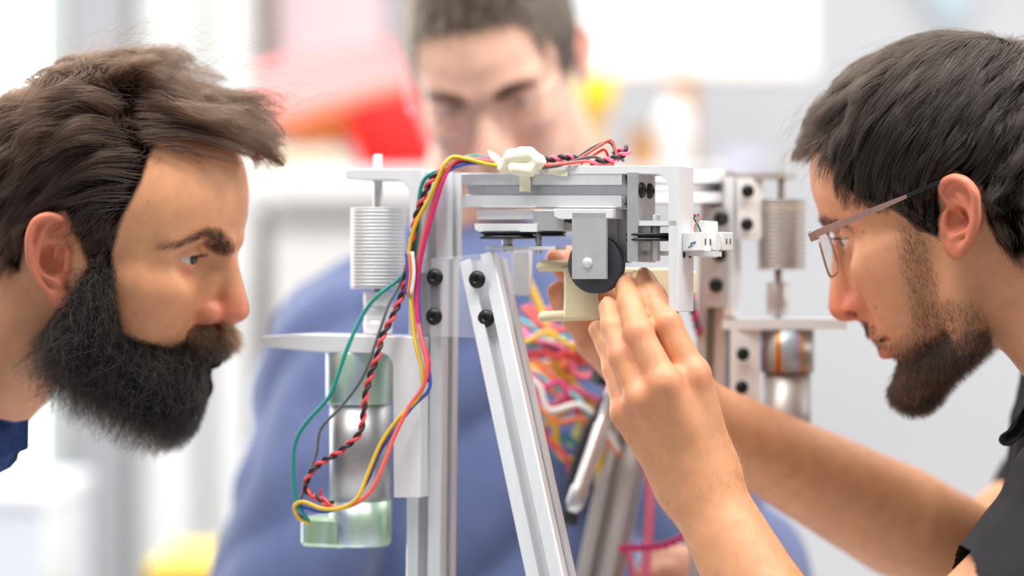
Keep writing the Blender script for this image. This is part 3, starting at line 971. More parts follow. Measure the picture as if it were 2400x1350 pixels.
def brow_hair(head, verts, quads, path, width, n, mat_, parent, rng, length=9, name='eyebrow', far=None):
    """brow hair along a traced path (head mm, from the nose outwards); both sides"""
    c = catmull(np.array(path), 8)
    c = c.astype(np.float32)
    v = verts.astype(np.float32)
    for sd in (1, -1):
        cc = c * np.array([1, sd, 1], np.float32)
        if sd < 0 and far is not None:
            cc = catmull(np.array(far), 8).astype(np.float32)
            cc = cc[np.linspace(0, len(cc) - 1, len(c)).astype(int)]
        m = np.abs(v - cc.mean(0)).max(1) < 45
        idx = np.where(m)[0]
        d2 = ((v[idx][:, None, 1:] - cc[None, :, 1:]) ** 2).sum(-1)
        j = d2.argmin(1); wd = np.interp(np.arange(len(c)), [0, len(c) * .35, len(c) * .7, len(c) - 1], [width * .8, width, width * .6, width * .25])
        w = np.zeros(len(v)); w[idx] = np.exp(-d2.min(1) / (wd[j] ** 2)) * (v[idx][:, 0] > cc[:, 0].min() - 12)
        w[w < 0.25] = 0
        r = sample_tris(verts, quads, w, n, rng).astype(np.float32)
        t = np.gradient(cc, axis=0); t /= np.linalg.norm(t, axis=1)[:, None]
        jj = ((r[:, None] - cc[None]) ** 2).sum(-1).argmin(1)
        N = head.grad(r)
        T = t[jj] + N * 0.35 + np.array([0, 0, 0.35], np.float32) * (1 - jj / len(c))[:, None] + rng.normal(size=r.shape) * 0.15
        T /= np.linalg.norm(T, axis=1)[:, None]
        L = rng.uniform(0.6, 1.1, n)[:, None] * length
        S = np.stack([r + T * L * k / 4 + N * (0.8 * math.sin(k / 4 * 3.0)) for k in range(5)], 1)
        hair_object(name, head.to_world(S), rng.uniform(0.00006, 0.0001, n), mat_, parent)
brow_hair(HL, vL, fL, [HLp(551, 598, 8), HLp(530, 572, 17), HLp(500, 551, 28), HLp(470, 545, 37), HLp(425, 561, 48), HLp(375, 574, 57)], 4.6, 1100, hair_mat('brow_brown', (34, 22, 16), 0.4), left_root, rngh, far=[HLp(564, 616, -9), HLp(574, 606, -16), HLp(582, 600, -24), HLp(588, 596, -34), HLp(588, 600, -46)])

# ---- the man with glasses
GR = [G(HRp, g) for g in [
    [(2250, 62, 8), (2150, 90, 30), (2060, 140, 48), (1990, 205, 58), (1955, 285, 60), (1945, 360, 58)],
    [(2270, 62, 20), (2190, 115, 48), (2110, 190, 66), (2050, 280, 73), (2015, 370, 72), (2010, 440, 68)],
    [(2320, 62, 20), (2250, 125, 52), (2175, 215, 72), (2120, 310, 80), (2085, 400, 79), (2080, 470, 76)],
    [(2400, 70, 20), (2330, 140, 55), (2255, 235, 77), (2195, 330, 84), (2150, 420, 83), (2140, 510, 79)],
    [(2480, 110, 30), (2410, 190, 62), (2340, 290, 80), (2290, 370, 85), (2240, 420, 84)],
    [(2560, 200, 40), (2500, 290, 70), (2430, 380, 82), (2370, 450, 84), (2330, 520, 80), (2330, 580, 74)],
    [(2600, 300, 40), (2560, 400, 64), (2500, 480, 72), (2430, 560, 72), (2400, 640, 66)],
    [(2250, 55, 0), (2150, 82, 0), (2050, 118, 0), (1970, 170, 2), (1915, 230, 4), (1880, 290, 6)],
    [(2150, 95, 24), (2060, 130, 34), (1985, 180, 40), (1930, 235, 42), (1893, 285, 40), (1868, 330, 38)],
    [(2030, 150, 30), (1960, 210, 40), (1915, 262, 42), (1890, 310, 42), (1862, 345, 40)],
    [(1980, 250, 44), (1940, 290, 46), (1905, 325, 44), (1880, 350, 42)],
    [(2200, 62, -30), (2100, 100, -40), (2010, 150, -45), (1940, 220, -45), (1900, 300, -40)],
    [(2400, 62, 0), (2500, 110, 0), (2600, 220, 0), (2660, 360, 0)],
    [(2340, 560, 78), (2362, 610, 74), (2400, 670, 68)],
    [(2420, 560, 72), (2440, 640, 66), (2470, 720, 60)],
    [(2100, 480, 77), (2130, 505, 77), (2160, 535, 76), (2180, 555, 75)],
    [(2190, 440, 82), (2180, 480, 80), (2180, 520, 78)]]]
GR = both(GR)
mR = vR.astype(np.float32); aR = mirror(mR); xyR = HR.topx(aR); earR = HR.ear_mask(mR)
hairR, stubR = masks_right(mR)
wh = (1 - smooth01(in_poly(xyR, HAIR_R), -20, 6)) * (1 - earR) * (HR.skull(mR) < 26)
roots = sample_tris(vR, fR, wh, 28000, rngh)
pr = HR.topx(mirror(roots))
ln = np.where(pr[:, 1] < 330, 44, 30) + rngh.normal(size=len(roots)) * 5
ln = np.where(pr[:, 1] > 395, 17, ln)
ln = np.where((pr[:, 0] < 1985) & (pr[:, 1] > 170), 24, ln)
ln = np.where(pr[:, 1] > 450, 13, ln)
S = flow_hair(HR, roots, GR, np.maximum(ln, 7), 11, rngh, clumps=520, clump=0.72, jitter=0.06, wave=2.2, layer=(0.2, 1.0), lift=0.45)
S = clear_ear(HR, S)
hair_object('hair', HR.to_world(S), rngh.uniform(0.00008, 0.00014, len(S)), H_DARK, right_root)
ro = sample_tris(vR, fR, wh * (mR[:, 2] > 80), 260, rngh)
S = flow_hair(HR, ro, GR, rngh.uniform(30, 60, 260), 11, rngh, clumps=0, jitter=0.18, lift=0.9, hscale=1.5, layer=(0.7, 1.3))
hair_object('loose_hair', HR.to_world(S), np.full(260, 0.00006), H_DARK, right_root)
# short beard: thick on the chin and under the jaw, sparse on the cheek
chin = np.array(HR.q['chin'][0])
thick = np.clip(blob(aR, chin + (0, 0, -6), (26, 26, 20)) * 1.4 + blob(aR, (40, 44, -88), (32, 26, 16)) + 0.5 * blob(aR, (66, 30, -92), (24, 18, 16)), 0, 1)
lipR = np.minimum(chain(aR, HR.q['lolip'], [5.5, 5, 3]), chain(aR, HR.q['uplip'], [4.5, 4, 2.5]))
ok = (1 - earR) * (1 - hairR) * (lipR > 1.2)
S = beard(HR, vR, fR, stubR * (0.6 + thick) * ok, 30000, None, 2.0, 4.6, rngh, steps=4, curl=0.3, grow=(-0.1, 0, -0.9), nmix=0.45)
hair_object('stubble', HR.to_world(S), rngh.uniform(0.00004, 0.00007, len(S)), H_STUB, right_root)
S = beard(HR, vR, fR, (thick > 0.25) * thick * stubR * ok, 14000, None, 5, 11, rngh, steps=5, curl=0.35, grow=(0.15, 0, -0.8), nmix=0.7)
hair_object('beard', HR.to_world(S), rngh.uniform(0.00006, 0.0001, len(S)), H_CHIN, right_root)
wm = blob(aR, np.array(HR.q['uplip'][0]) + (2, 9, 6), (12, 18, 6)) * ok
S = beard(HR, vR, fR, (wm > 0.3) * wm, 600, None, 1.5, 3.6, rngh, steps=5, grow=(0.0, 0.2, -1.0), curl=0.3, nmix=0.35)
hair_object('moustache', HR.to_world(S), rngh.uniform(0.00005, 0.00008, len(S)), H_STUB, right_root)
brow_hair(HR, vR, fR, [HRp(1934, 527, 8), HRp(1942, 517, 18), HRp(1962, 510, 30), HRp(1995, 512, 43), HRp(2030, 522, 52)], 3.6, 380, H_STUB, right_root, rngh)

# upper lashes
def lashes(head, parent, mat_, rng, n=70):
    e = np.array(head.q['eye']); w, up = head.q['open_w'], head.q['open_up']; Ru = (w * w + up * up) / (2 * up)
    for sd in (1, -1):
        y = rng.uniform(-w * 0.85, w * 0.92, n); z = np.sqrt(np.maximum(Ru * Ru - y * y, 0)) - Ru + up + 0.06 * y
        r = head.q['eyer'] + head.q['lid'] - 0.2
        x = np.sqrt(np.maximum(r * r - y * y - z * z, 4))
        p_ = np.stack([e[0] + x, (e[1] + y), e[2] + z], 1)
        d = np.stack([np.full(n, 1.0), y / w * 0.9, rng.uniform(-0.25, 0.1, n)], 1); d /= np.linalg.norm(d, axis=1)[:, None]
        L = rng.uniform(5, 8, n)[:, None]
        S = np.stack([p_ + d * L * k / 4 + np.array([0, 0, 1.0]) * L * 0.35 * (k / 4) ** 2 for k in range(5)], 1) * np.array([1, sd, 1])
        hair_object('eyelashes', head.to_world(S), np.full(n, 0.00006), mat_, parent)
lashes(HL, left_root, H_BEARD, rngh); lashes(HR, right_root, H_BEARD, rngh)
# ------------------------------------------------------------------ arms, hands and clothes
def cone(p, a, b, ra, rb):
    return rcone(p, a, b, ra, rb)
FING_COL = dict(base=lin((218, 156, 116)), red=lin((210, 116, 90)), nail=lin((222, 160, 150)))

class Hand:
    """palm and five fingers from joints given in world metres"""
    def __init__(s, wrist, mcps, fingers, radii, thumb, thumb_r, wr=0.024):
        s.w = np.array(wrist); s.m = [np.array(m) for m in mcps]; s.f = [[np.array(j) for j in f] for f in fingers]
        s.r = radii; s.t = [np.array(j) for j in thumb]; s.tr = thumb_r; s.wr = wr
        al = np.array([s.w] + s.m + [j for f in s.f for j in f] + s.t)
        s.c = (al.min(0) + al.max(0)) / 2; s.rad = np.linalg.norm(al - s.c, axis=1).max() + 0.04
    def palm(s, p):
        f = None
        for m, r in zip(s.m, s.r):
            k = s.w + (m - s.w) * 0.12 + (m - sum(s.m) / 4) * 0.25
            g = rcone(p, m, k, r[0] * 1.16, 0.0195)
            f = g if f is None else smin(f, g, 0.008)
        f = smin(f, rcone(p, s.t[0], s.t[1], s.tr[0], s.tr[1]), 0.014)
        for m, r in zip(s.m, s.r):            # knuckles
            n = unit(np.cross(s.m[0] - s.w, s.m[3] - s.w)); n = n if n[1] < 0 else -n
            f = smin(f, np.sqrt(((p - (m + n * 0.0022).astype(np.float32)) ** 2).sum(-1)) - r[0] * 0.90, 0.007)
        return f
    def sdf(s, p):
        def ev(p):
            f = s.palm(p)
            for m, j, r in zip(s.m, s.f, s.r):
                g = chain(p, [m] + j, r)
                for q_, rr in zip(j[:2], (r[1], r[2])):      # joints a little thicker than the bones between
                    g = smin(g, np.sqrt(((p - q_.astype(np.float32)) ** 2).sum(-1)) - rr * 1.02, 0.004)
                # slimmer middle of each bone
                f = smin(f, g, 0.0030)
            f = smin(f, chain(p, s.t[1:], s.tr[1:]), 0.004)
            # nails: a shallow plate on the back of each tip
            for m, j, r in zip(s.m, s.f, s.r):
                t = unit(j[2] - j[1]); n = np.array([0, -1.0, 0.25]); n = unit(n - t * n.dot(t)); sd = np.cross(t, n)
                c = j[2] + n * (r[3] * 0.80) + t * r[3] * 0.05
                q_ = p - c.astype(np.float32); L = np.stack([q_ @ t.astype(np.float32), q_ @ sd.astype(np.float32), q_ @ n.astype(np.float32)], -1)
                f = smin(f, ell(L, (0, 0, 0), (r[3] * 0.8, r[3] * 0.66, r[3] * 0.28)), 0.0006)
            return f
        return near_only(p, s.c, s.rad, ev, 0.015)
    def color(s, p):
        c = np.tile(np.array(FING_COL['base']), (len(p), 1))
        w = np.zeros(len(p)); nl = np.zeros(len(p))
        for m, j, r in zip(s.m, s.f, s.r):
            w += 0.55 * blob(p, j[2], (0.013,) * 3) + 0.4 * blob(p, j[0], (0.012,) * 3) + 0.45 * blob(p, m, (0.014,) * 3) + 0.2 * blob(p, j[1], (0.01,) * 3)
            t = unit(j[2] - j[1]); n = np.array([0, -1.0, 0.25]); n = unit(n - t * n.dot(t)); sd = np.cross(t, n)
            q_ = p - (j[2] + n * (r[3] * 0.80) + t * r[3] * 0.05)
            nl = np.maximum(nl, np.exp(-((q_ @ t / (r[3] * .75)) ** 6 + (q_ @ sd / (r[3] * .6)) ** 6)) * (q_ @ n > -r[3] * 0.25))
        w = np.clip(w, 0, 1)[:, None]; c = c * (1 - w) + np.array(FING_COL['red']) * w
        nl = (nl * 0.8)[:, None]
        return c * (1 - nl) + np.array(FING_COL['nail']) * nl

# hand in front (back of the hand to the camera) and its forearm
WR = P(1640, 1135, 1.668)
near_hand = Hand(WR, [P(1622, 878, 1.655), P(1556, 897, 1.640), P(1503, 934, 1.645), P(1466, 966, 1.658)],
    [[P(1562, 757, 1.660), P(1530, 695, 1.676), P(1511, 655, 1.690)],
     [P(1497, 780, 1.650), P(1477, 710, 1.668), P(1466, 668, 1.683)],
     [P(1457, 835, 1.655), P(1436, 765, 1.668), P(1426, 721, 1.680)],
     [P(1440, 866, 1.676), P(1424, 812, 1.688), P(1400, 772, 1.694)]],
    [(0.0112, 0.0100, 0.0088, 0.0076), (0.0110, 0.0096, 0.0085, 0.0076), (0.0102, 0.0090, 0.0080, 0.0072), (0.0092, 0.0080, 0.0074, 0.0066)],
    [P(1652, 1045, 1.690), P(1618, 960, 1.715), P(1572, 880, 1.735), P(1530, 810, 1.738)], (0.017, 0.0125, 0.0110, 0.0092))
ELB = P(1990, 1790, 1.60)
# hand behind, holding the far side of the cream bobbin
WR2 = P(1590, 950, 1.79)
far_hand = Hand(WR2, [P(1395, 800, 1.765), P(1415, 760, 1.785), P(1435, 730, 1.80), P(1460, 710, 1.815)],
    [[P(1345, 735, 1.757), P(1322, 705, 1.745), P(1308, 684, 1.735)],
     [P(1360, 665, 1.775), P(1328, 628, 1.762), P(1304, 606, 1.748)],
     [P(1380, 640, 1.79), P(1350, 610, 1.775), P(1335, 600, 1.76)],
     [P(1410, 650, 1.81), P(1380, 625, 1.80), P(1365, 615, 1.79)]],
    [(0.0125, 0.0105, 0.0092, 0.0082), (0.0125, 0.0105, 0.0090, 0.0081), (0.0115, 0.0100, 0.0086, 0.0077), (0.0100, 0.0086, 0.0078, 0.0070)],
    [P(1500, 880, 1.77), P(1455, 790, 1.75), P(1430, 725, 1.735), P(1415, 690, 1.722)], (0.017, 0.013, 0.0105, 0.0092), 0.026)
ELB2 = P(2292, 1318, 1.93)
SHO = P(2620, 1210, 1.63); SHO2 = P(2640, 1060, 2.02)
CHEST = P(2700, 1010, 1.82)
def right_body(p):
    f = rcone(p, CHEST, P(2860, 1900, 1.86), 0.09, 0.13)
    f = smin(f, rcone(p, SHO, SHO2, 0.055, 0.055), 0.05)
    f = smin(f, HR_neck(p), 0.03)
    # forearm in front: oval, thickest below the elbow
    g = chain(p, [WR, WR + (ELB - WR) * 0.35, WR + (ELB - WR) * 0.7, ELB, SHO], [0.0248, 0.031, 0.041, 0.041, 0.052])
    g = smin(g, near_hand.sdf(p), 0.020)
    f = smin(f, g, 0.006)
    g = chain(p, [WR2, WR2 + (ELB2 - WR2) * 0.3, WR2 + (ELB2 - WR2) * 0.72, ELB2, SHO2], [0.026, 0.033, 0.044, 0.042, 0.046])
    g = smin(g, far_hand.sdf(p), 0.020)
    return smin(f, g, 0.006)
def HR_neck(p):
    a, b = HR.to_world(np.array(HR.q['neck'][0]) * 0.4 + np.array(HR.q['neck'][1]) * 0.6), HR.to_world(HR.q['neck'][1])
    return rcone(p, a, b, 0.056, 0.059)
def join(parts):
    v = []; f = []; c = []; n = 0
    for (a, b, d) in parts:
        v.append(a); f.append(b + n); c.append(d); n += len(a)
    return np.concatenate(v), np.concatenate(f), np.concatenate(c)
vA, fA = net(right_body, (0.0, 1.52, 0.98), (0.62, 2.12, 1.46), 0.0020)
vA = relax(vA, fA, 1, 0.4)
cA = np.tile(np.array(FING_COL['base']), (len(vA), 1))
for hd in (near_hand, far_hand):
    d = np.linalg.norm(vA - hd.c, axis=1) < hd.rad
    w = smooth01(np.linalg.norm(vA[d] - hd.w, axis=1), 0.0, 0.06)[:, None]
    cA[d] = cA[d] * (1 - w) + hd.color(vA[d]) * w
me = bodyR.data
v2, f2, c2 = join([(HR.to_world(vR), fR, right_color(mR)), (vA, fA, cA)])
bodyR.data = mesh_np('body', v2, f2, c2); bodyR.data.materials.append(SKIN)
bpy.data.meshes.remove(me)
# fine golden hair on the forearms
def arm_hair(n, a, b, r0, r1, seed):
    rg = np.random.default_rng(seed)
    ax = unit(b - a); Fm = frame_z(ax); L = np.linalg.norm(b - a)
    t = rg.random(n); an = rg.uniform(0, 6.283, n)
    p = (a + ax * (t * L)[:, None] + (np.cos(an)[:, None] * Fm[:, 0] + np.sin(an)[:, None] * Fm[:, 1]) * 0.06).astype(np.float32)
    for _ in range(6):
        f = right_body(p); e = 5e-4
        g = np.stack([right_body(p + np.eye(3, dtype=np.float32)[k] * np.float32(e)) - f for k in range(3)], -1) / e
        p = p - g * f[:, None] * 0.9
    N = g / np.maximum(1e-6, np.linalg.norm(g, axis=1))[:, None]
    T = -ax * 0.9 + N * 0.45 + rg.normal(size=p.shape) * 0.35
    T = unit(T[0])[None] * 0 + T / np.linalg.norm(T, axis=1)[:, None]
    ln = rg.uniform(0.004, 0.009, n)[:, None]
    return np.stack([p + T * ln * k / 3 - N * ln * 0.25 * (k / 3) ** 2 for k in range(4)], 1)
S = np.concatenate([arm_hair(2600, WR + (WR - ELB) * 0.06, WR + (ELB - WR) * 0.42, .03, .03, 1), arm_hair(1600, WR2, WR2 + (ELB2 - WR2) * 0.95, .03, .04, 2)])
hair_object('arm_hair', S, np.full(len(S), 0.00004), hair_mat('arm_hair', (120, 74, 40), 0.35), right_root)

# ---- clothes
FAB_DARK = mat('dark_jersey', (22, 21, 27), 0.9, bump=0.5, bscale=1400, noise=0.12, nscale=600)
FAB_BLUE = mat('blue_cotton', (82, 95, 136), 0.9, bump=0.25, bscale=900, sheen=0.2, noise=0.06, nscale=30)
FAB_NAVY = mat('navy_cotton', (22, 44, 92), 0.85, bump=0.3, bscale=1200, noise=0.25, nscale=500)
def right_shirt(p):
    f = rcone(p, P(2735, 1030, 1.82), P(2900, 2000, 1.86), 0.118, 0.165)
    f = smin(f, rcone(p, P(2650, 1190, 1.64), P(2690, 1080, 2.0), 0.070, 0.066), 0.05)
    f = smin(f, rcone(p, P(2640, 1210, 1.635), P(2330, 1560, 1.60), 0.072, 0.068), 0.03)
    f = smin(f, rcone(p, P(2660, 1090, 2.0), P(2500, 1170, 1.96), 0.062, 0.058), 0.02)
    wr = vnoise(p, 38, 3) * 0.0045 + vnoise(p * np.array([1, 1, 2.2], np.float32), 80, 4) * 0.0018
    f = f + wr
    neck = HR_neck(p) - 0.004                    # opening at the neck
    return smax(f, -neck, 0.006)
v_, f_ = net(right_shirt, (0.30, 1.50, 0.90), (0.80, 2.10, 1.36), 0.0032)
link('shirt', mesh_np('shirt', v_, f_), FAB_DARK, right_root)
# collar: a folded band that stands round the neck
def collar(name, a, ax, r, h, arc, mat_, parent, thick=0.004, fold=0.02, n=40, hint=(0, -1, 0), tips=0.012):
    Fm = frame_z(ax, hint); rows = []
    prof = [(0, 0), (h * 0.6, -0.001), (h, 0.002), (h * 1.02, 0.006), (h * 0.75, 0.011), (h * 0.2, fold * 0.8), (-h * 0.25, fold)]
    vs = []; fs = []
    an = np.linspace(arc[0], arc[1], n); m = len(prof)
    for i, t in enumerate(an):
        e = abs(2 * i / (n - 1) - 1) ** 6
        for k, (z, o_) in enumerate(prof):
            rr = r + o_; z2 = z - tips * e * (k >= 4)
            vs.append(a + Fm @ np.array([math.cos(t) * rr, math.sin(t) * rr, z2]))
    for i in range(n - 1):
        for k in range(m - 1):
            fs.append((i * m + k, i * m + k + 1, (i + 1) * m + k + 1, (i + 1) * m + k))
    me = mesh_np(name, np.array(vs), np.array(fs))
    o = link(name, me, mat_, parent)
    sd = o.modifiers.new('thickness', 'SOLIDIFY'); sd.thickness = thick
    ss = o.modifiers.new('soft', 'SUBSURF'); ss.levels = 1; ss.render_levels = 1
    return o
def flap(name, poly, d, th, mat_, parent, bow=0.0004, cx=20):
    """small turned-down piece of cloth with its own thickness"""
    pts = np.array([P(x, y, d + bow * abs(x - cx)) for x, y in poly]); n_ = len(pts)
    mb = MB(); mb.add(np.concatenate([pts, pts + (0, th, 0)]), [list(range(n_))[::-1], list(range(n_, 2 * n_))] + [(i, (i + 1) % n_, n_ + (i + 1) % n_, n_ + i) for i in range(n_)])
    o = mb.build(name, mat_, parent); bv = o.modifiers.new('bevel', 'BEVEL'); bv.width = 0.0015; bv.segments = 2
    return o
flap('collar', [(2480, 900), (2420, 925), (2398, 960), (2374, 1002), (2346, 1020), (2341, 1034), (2352, 1046), (2372, 1046), (2386, 1032), (2420, 1010), (2480, 1000)], 1.70, 0.005, FAB_DARK, right_root, 0.0002, 2380)

def left_shirt(p):
    f = rcone(p, P(-430, 1265, 1.80), P(-760, 2300, 1.9), 0.110, 0.16)
    f = smin(f, rcone(p, P(-520, 1330, 1.63), P(-560, 1300, 2.02), 0.07, 0.07), 0.06)
    f = smin(f, rcone(p, P(-520, 1350, 1.63), P(-520, 2000, 1.60), 0.066, 0.055), 0.03)
    f = f + vnoise(p, 40, 8) * 0.004
    nk = rcone(p, HL.to_world(HL.q['neck'][0]), HL.to_world(HL.q['neck'][1]), 0.056, 0.060)
    return smax(f, -nk, 0.006)
v_, f_ = net(left_shirt, (-0.85, 1.48, 0.86), (-0.36, 2.12, 1.32), 0.0042)
link('shirt', mesh_np('shirt', v_, f_), FAB_NAVY, left_root)
# collar point that hangs below the throat
flap('collar', [(-300, 1000), (-90, 968), (0, 984), (30, 990), (62, 984), (61, 1055), (40, 1062), (36, 1080), (20, 1098), (-8, 1112), (-100, 1120), (-300, 1180)], 1.735, 0.010, FAB_NAVY, left_root, 0.00012, -20)
# ------------------------------------------------------------------ the man behind the machine
HM = Head((96.5, 33.0, 8.5, -0.0135, 2.20, 0.1945, 0.955), 1)
q = HM.q
q['neck'] = [(-26, 0, -14), (-95, 0, -130)]; q['open_up'] = 2.2; q['open_lo'] = 2.4
sy = lambda L: [(x, y) for x, y in L]
HM.E = None
def HM_ear(p):
    a = p.copy(); a[..., 1] = np.abs(a[..., 1])
    f = ell(a, (-14, 79, 2), (15, 6, 31))
    f = smin(f, chain(a, [(-4, 76, 18), (-14, 83, 30), (-27, 87, 18), (-28, 87, 0), (-14, 80, -22)], [3, 3.4, 3.6, 3.4, 3]), 4)
    return smax(f, -ell(a, (-10, 88, 0), (9, 9, 14)), 4)
def HM_sdf(p):
    return smin(HM.sdf(p), HM_ear(p), 5)
HM_H = [(128, 110), (112, 92), (60, 70)]
def mid_hair_mask(h):
    a = mirror(h)
    # hairline: across the forehead, back at the temples, down to the ears
    line = np.interp(a[:, 1], [0, 20, 40, 52, 60, 66, 80], [88, 87, 84, 74, 44, 10, -10])
    back = np.interp(a[:, 2], [-60, -25, 0, 25, 60, 90], [-30, 10, 26, 40, 56, 200])
    return smooth01(a[:, 2] - line, -3, 4) * (a[:, 1] < 62) + (a[:, 1] >= 62) * smooth01(back - a[:, 0], -3, 6) * (a[:, 2] > -55)
def mid_color(h):
    a = mirror(h)
    c = np.tile(np.array(lin((240, 194, 172))), (len(h), 1)); red = np.array(lin((214, 130, 112)))
    w = np.clip(0.6 * blob(a, HM.q['tip'], (16, 20, 16)) + 0.4 * blob(a, (70, 44, -18), (24, 22, 22)) + 0.6 * (HM_ear(h) < 1.5), 0, 1)[:, None]
    c = c * (1 - w) + red * w
    m = (np.clip(mid_hair_mask(h), 0, 1) * (HM.skull(h) < 8))[:, None]
    c = c * (1 - m) + np.array(lin((58, 48, 42))) * m
    return c
mid_root = empty('person', P(1080, 1300, 2.25))
tag(mid_root, 'man in blue shirt and thin glasses standing behind the machine', 'person')
vM, fM = net(HM_sdf, (-140, -110, -190), (140, 110, 145), 2.4)
hM = vM.astype(np.float32)
MH_W = P(1690, 1350, 1.98)
mid_hand = Hand(MH_W, [P(1600, 1318, 1.955), P(1568, 1322, 1.945), P(1545, 1335, 1.945), P(1530, 1352, 1.95)],
    [[P(1560, 1345, 1.93), P(1545, 1385, 1.935), P(1550, 1410, 1.945)], [P(1530, 1352, 1.925), P(1518, 1390, 1.93), P(1522, 1415, 1.94)],
     [P(1510, 1362, 1.925), P(1500, 1400, 1.93), P(1505, 1425, 1.94)], [P(1500, 1378, 1.935), P(1492, 1410, 1.94), P(1497, 1432, 1.95)]],
    [(0.0122, 0.0106, 0.0092, 0.0082)] * 4, [P(1650, 1370, 1.95), P(1610, 1390, 1.94), P(1580, 1410, 1.935), P(1560, 1425, 1.935)], (0.017, 0.0135, 0.0115, 0.0095))
MSL, MSR = P(800, 860, 2.20), P(1400, 810, 2.20)
MEL, MER = P(640, 1480, 2.08), P(1770, 1420, 2.04)
def mid_body(p):
    f = rcone(p, P(1090, 800, 2.26), P(1090, 1900, 2.26), 0.10, 0.13)
    f = smin(f, rcone(p, MSL, MSR, 0.05, 0.05), 0.05)
    f = smin(f, rcone(p, HM.to_world(HM.q['neck'][0]), P(1085, 760, 2.26), 0.055, 0.06), 0.03)
    f = smin(f, chain(p, [MSR, MER, MH_W], [0.04, 0.034, 0.025]), 0.03)
    return smin(f, mid_hand.sdf(p), 0.02)
vB, fB = net(mid_body, (-0.25, 1.88, 0.96), (0.36, 2.45, 1.50), 0.0050)
cB = np.tile(np.array(lin((240, 194, 172))), (len(vB), 1))
d_ = np.linalg.norm(vB - mid_hand.c, axis=1) < mid_hand.rad
cB[d_] = mid_hand.color(vB[d_]) * 0.6 + 0.4 * cB[d_]
v2, f2, c2 = join([(HM.to_world(vM), fM, mid_color(hM)), (vB, fB, cB)])
link('body', mesh_np('body', v2, f2, c2), SKIN, mid_root)
eyeball(HM, 1, (1, -0.05, -0.02), mid_root); eyeball(HM, -1, (1, 0.05, -0.05), mid_root)
H_GREY = hair_mat('hair_short', (70, 59, 50), 0.35, 0.55)
wm_ = np.clip(mid_hair_mask(hM), 0, 1) * (HM.skull(hM) < 8) * (HM_ear(hM) > 1)
GM = [np.array(g, float) for g in [[(60, 10, 126), (85, 12, 108), (98, 14, 92)], [(50, 40, 118), (76, 42, 98), (86, 44, 84)], [(0, 40, 128), (30, 40, 126), (60, 40, 116)],
      [(10, 78, 70), (14, 80, 45), (16, 82, 15)], [(-50, 70, 80), (-50, 78, 40), (-48, 76, 0)], [(30, 72, 70), (38, 72, 50), (34, 75, 28)], [(-90, 20, 80), (-104, 20, 40), (-98, 20, -10)], [(-20, 10, 136), (10, 10, 136), (40, 10, 132)]]]
GM = both(GM)
ro = sample_tris(vM, fM, wm_, 13000, rngh)
S = flow_hair(HM, ro, GM, 17, 5, rngh, clumps=300, clump=0.4, jitter=0.2, lift=0.9)
hair_object('hair', HM.to_world(S), np.full(len(S), 0.00020), H_GREY, mid_root)
brow_hair(HM, vM, fM, [(96, 15, 26), (94, 24, 29), (88, 36, 31), (76, 48, 28)], 5.5, 1200, hair_mat('brow_dark', (26, 18, 14), 0.4), mid_root, rngh, length=9)
def mid_shirt(p):
    f = rcone(p, P(1090, 860, 2.27), P(1090, 2000, 2.27), 0.155, 0.175)
    f = smin(f, rcone(p, P(830, 850, 2.21), P(1370, 800, 2.21), 0.074, 0.074), 0.07)
    f = smin(f, rcone(p, P(810, 880, 2.19), P(640, 1500, 2.08), 0.074, 0.066), 0.04)
    f = smin(f, chain(p, [P(1390, 830, 2.19), P(1770, 1420, 2.05), P(1690, 1355, 1.99)], [0.070, 0.058, 0.036]), 0.03)
    pr_ = p @ np.array([[0.9, 0, 0.45], [0, 1, 0], [-0.45, 0, 0.9]], np.float32)
    w = vnoise(p, 20, 5) * 0.008 - np.abs(vnoise(pr_ * np.array([1.5, 0.7, 0.55], np.float32), 26, 6)) * 0.022 + vnoise(p, 60, 12) * 0.003 + 0.008
    nk = rcone(p, HM.to_world(HM.q['neck'][0]), P(1085, 760, 2.26), 0.058, 0.063)
    return smax(f + w, -nk, 0.006)
v_, f_ = net(mid_shirt, (-0.36, 1.94, 0.93), (0.36, 2.48, 1.42), 0.0055)
link('shirt', mesh_np('shirt', v_, f_), FAB_BLUE, mid_root)
# folded shirt collar round the neck
def mid_collar(p):
    a, b = HM.to_world(HM.q['neck'][0]), P(1085, 760, 2.26)
    t = unit(b - a); q_ = p - P(1086, 700, 2.245).astype(np.float32)
    h_ = q_ @ t.astype(np.float32); r_ = np.sqrt(np.maximum((q_ * q_).sum(-1) - h_ * h_, 0))
    return np.maximum(np.abs(r_ - 0.067 - h_ * 0.15) - 0.004, np.abs(h_) - 0.02) - 0.002
v_, f_ = net(mid_collar, (-0.16, 2.10, 1.22), (0.08, 2.36, 1.46), 0.0045)
link('collar', mesh_np('collar', v_, f_), FAB_BLUE, mid_root)
# ------------------------------------------------------------------ the machine
ALU = mat('brushed_aluminium', (228, 230, 234), 0.36, 0.45, noise=0.03, nscale=120, bump=0.05, bscale=500, stretch=(1, 1, 0.08))
ALU_G = mat('grey_aluminium', (186, 188, 190), 0.4, 0.6, noise=0.05, nscale=150, bump=0.06, bscale=600)
STEEL = mat('ground_steel', (206, 207, 208), 0.34, 0.6, noise=0.04, nscale=90)
ALU_W = mat('satin_white_metal', (234, 235, 238), 0.45, 0.25, noise=0.02, nscale=60)
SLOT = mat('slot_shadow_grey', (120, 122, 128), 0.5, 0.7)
BLACK = mat('black_oxide', (22, 24, 24), 0.42, 0.3, bump=0.1)
RUBBER = mat('black_plastic', (30, 32, 35), 0.45, 0.0, bump=0.08, bscale=700)
PULLEY = mat('dark_grey_plastic', (58, 62, 70), 0.5, 0.0, noise=0.08, nscale=200, bump=0.06, bscale=900)
WHITE = mat('white_plastic', (236, 236, 236), 0.5, 0.0, noise=0.015, nscale=60)
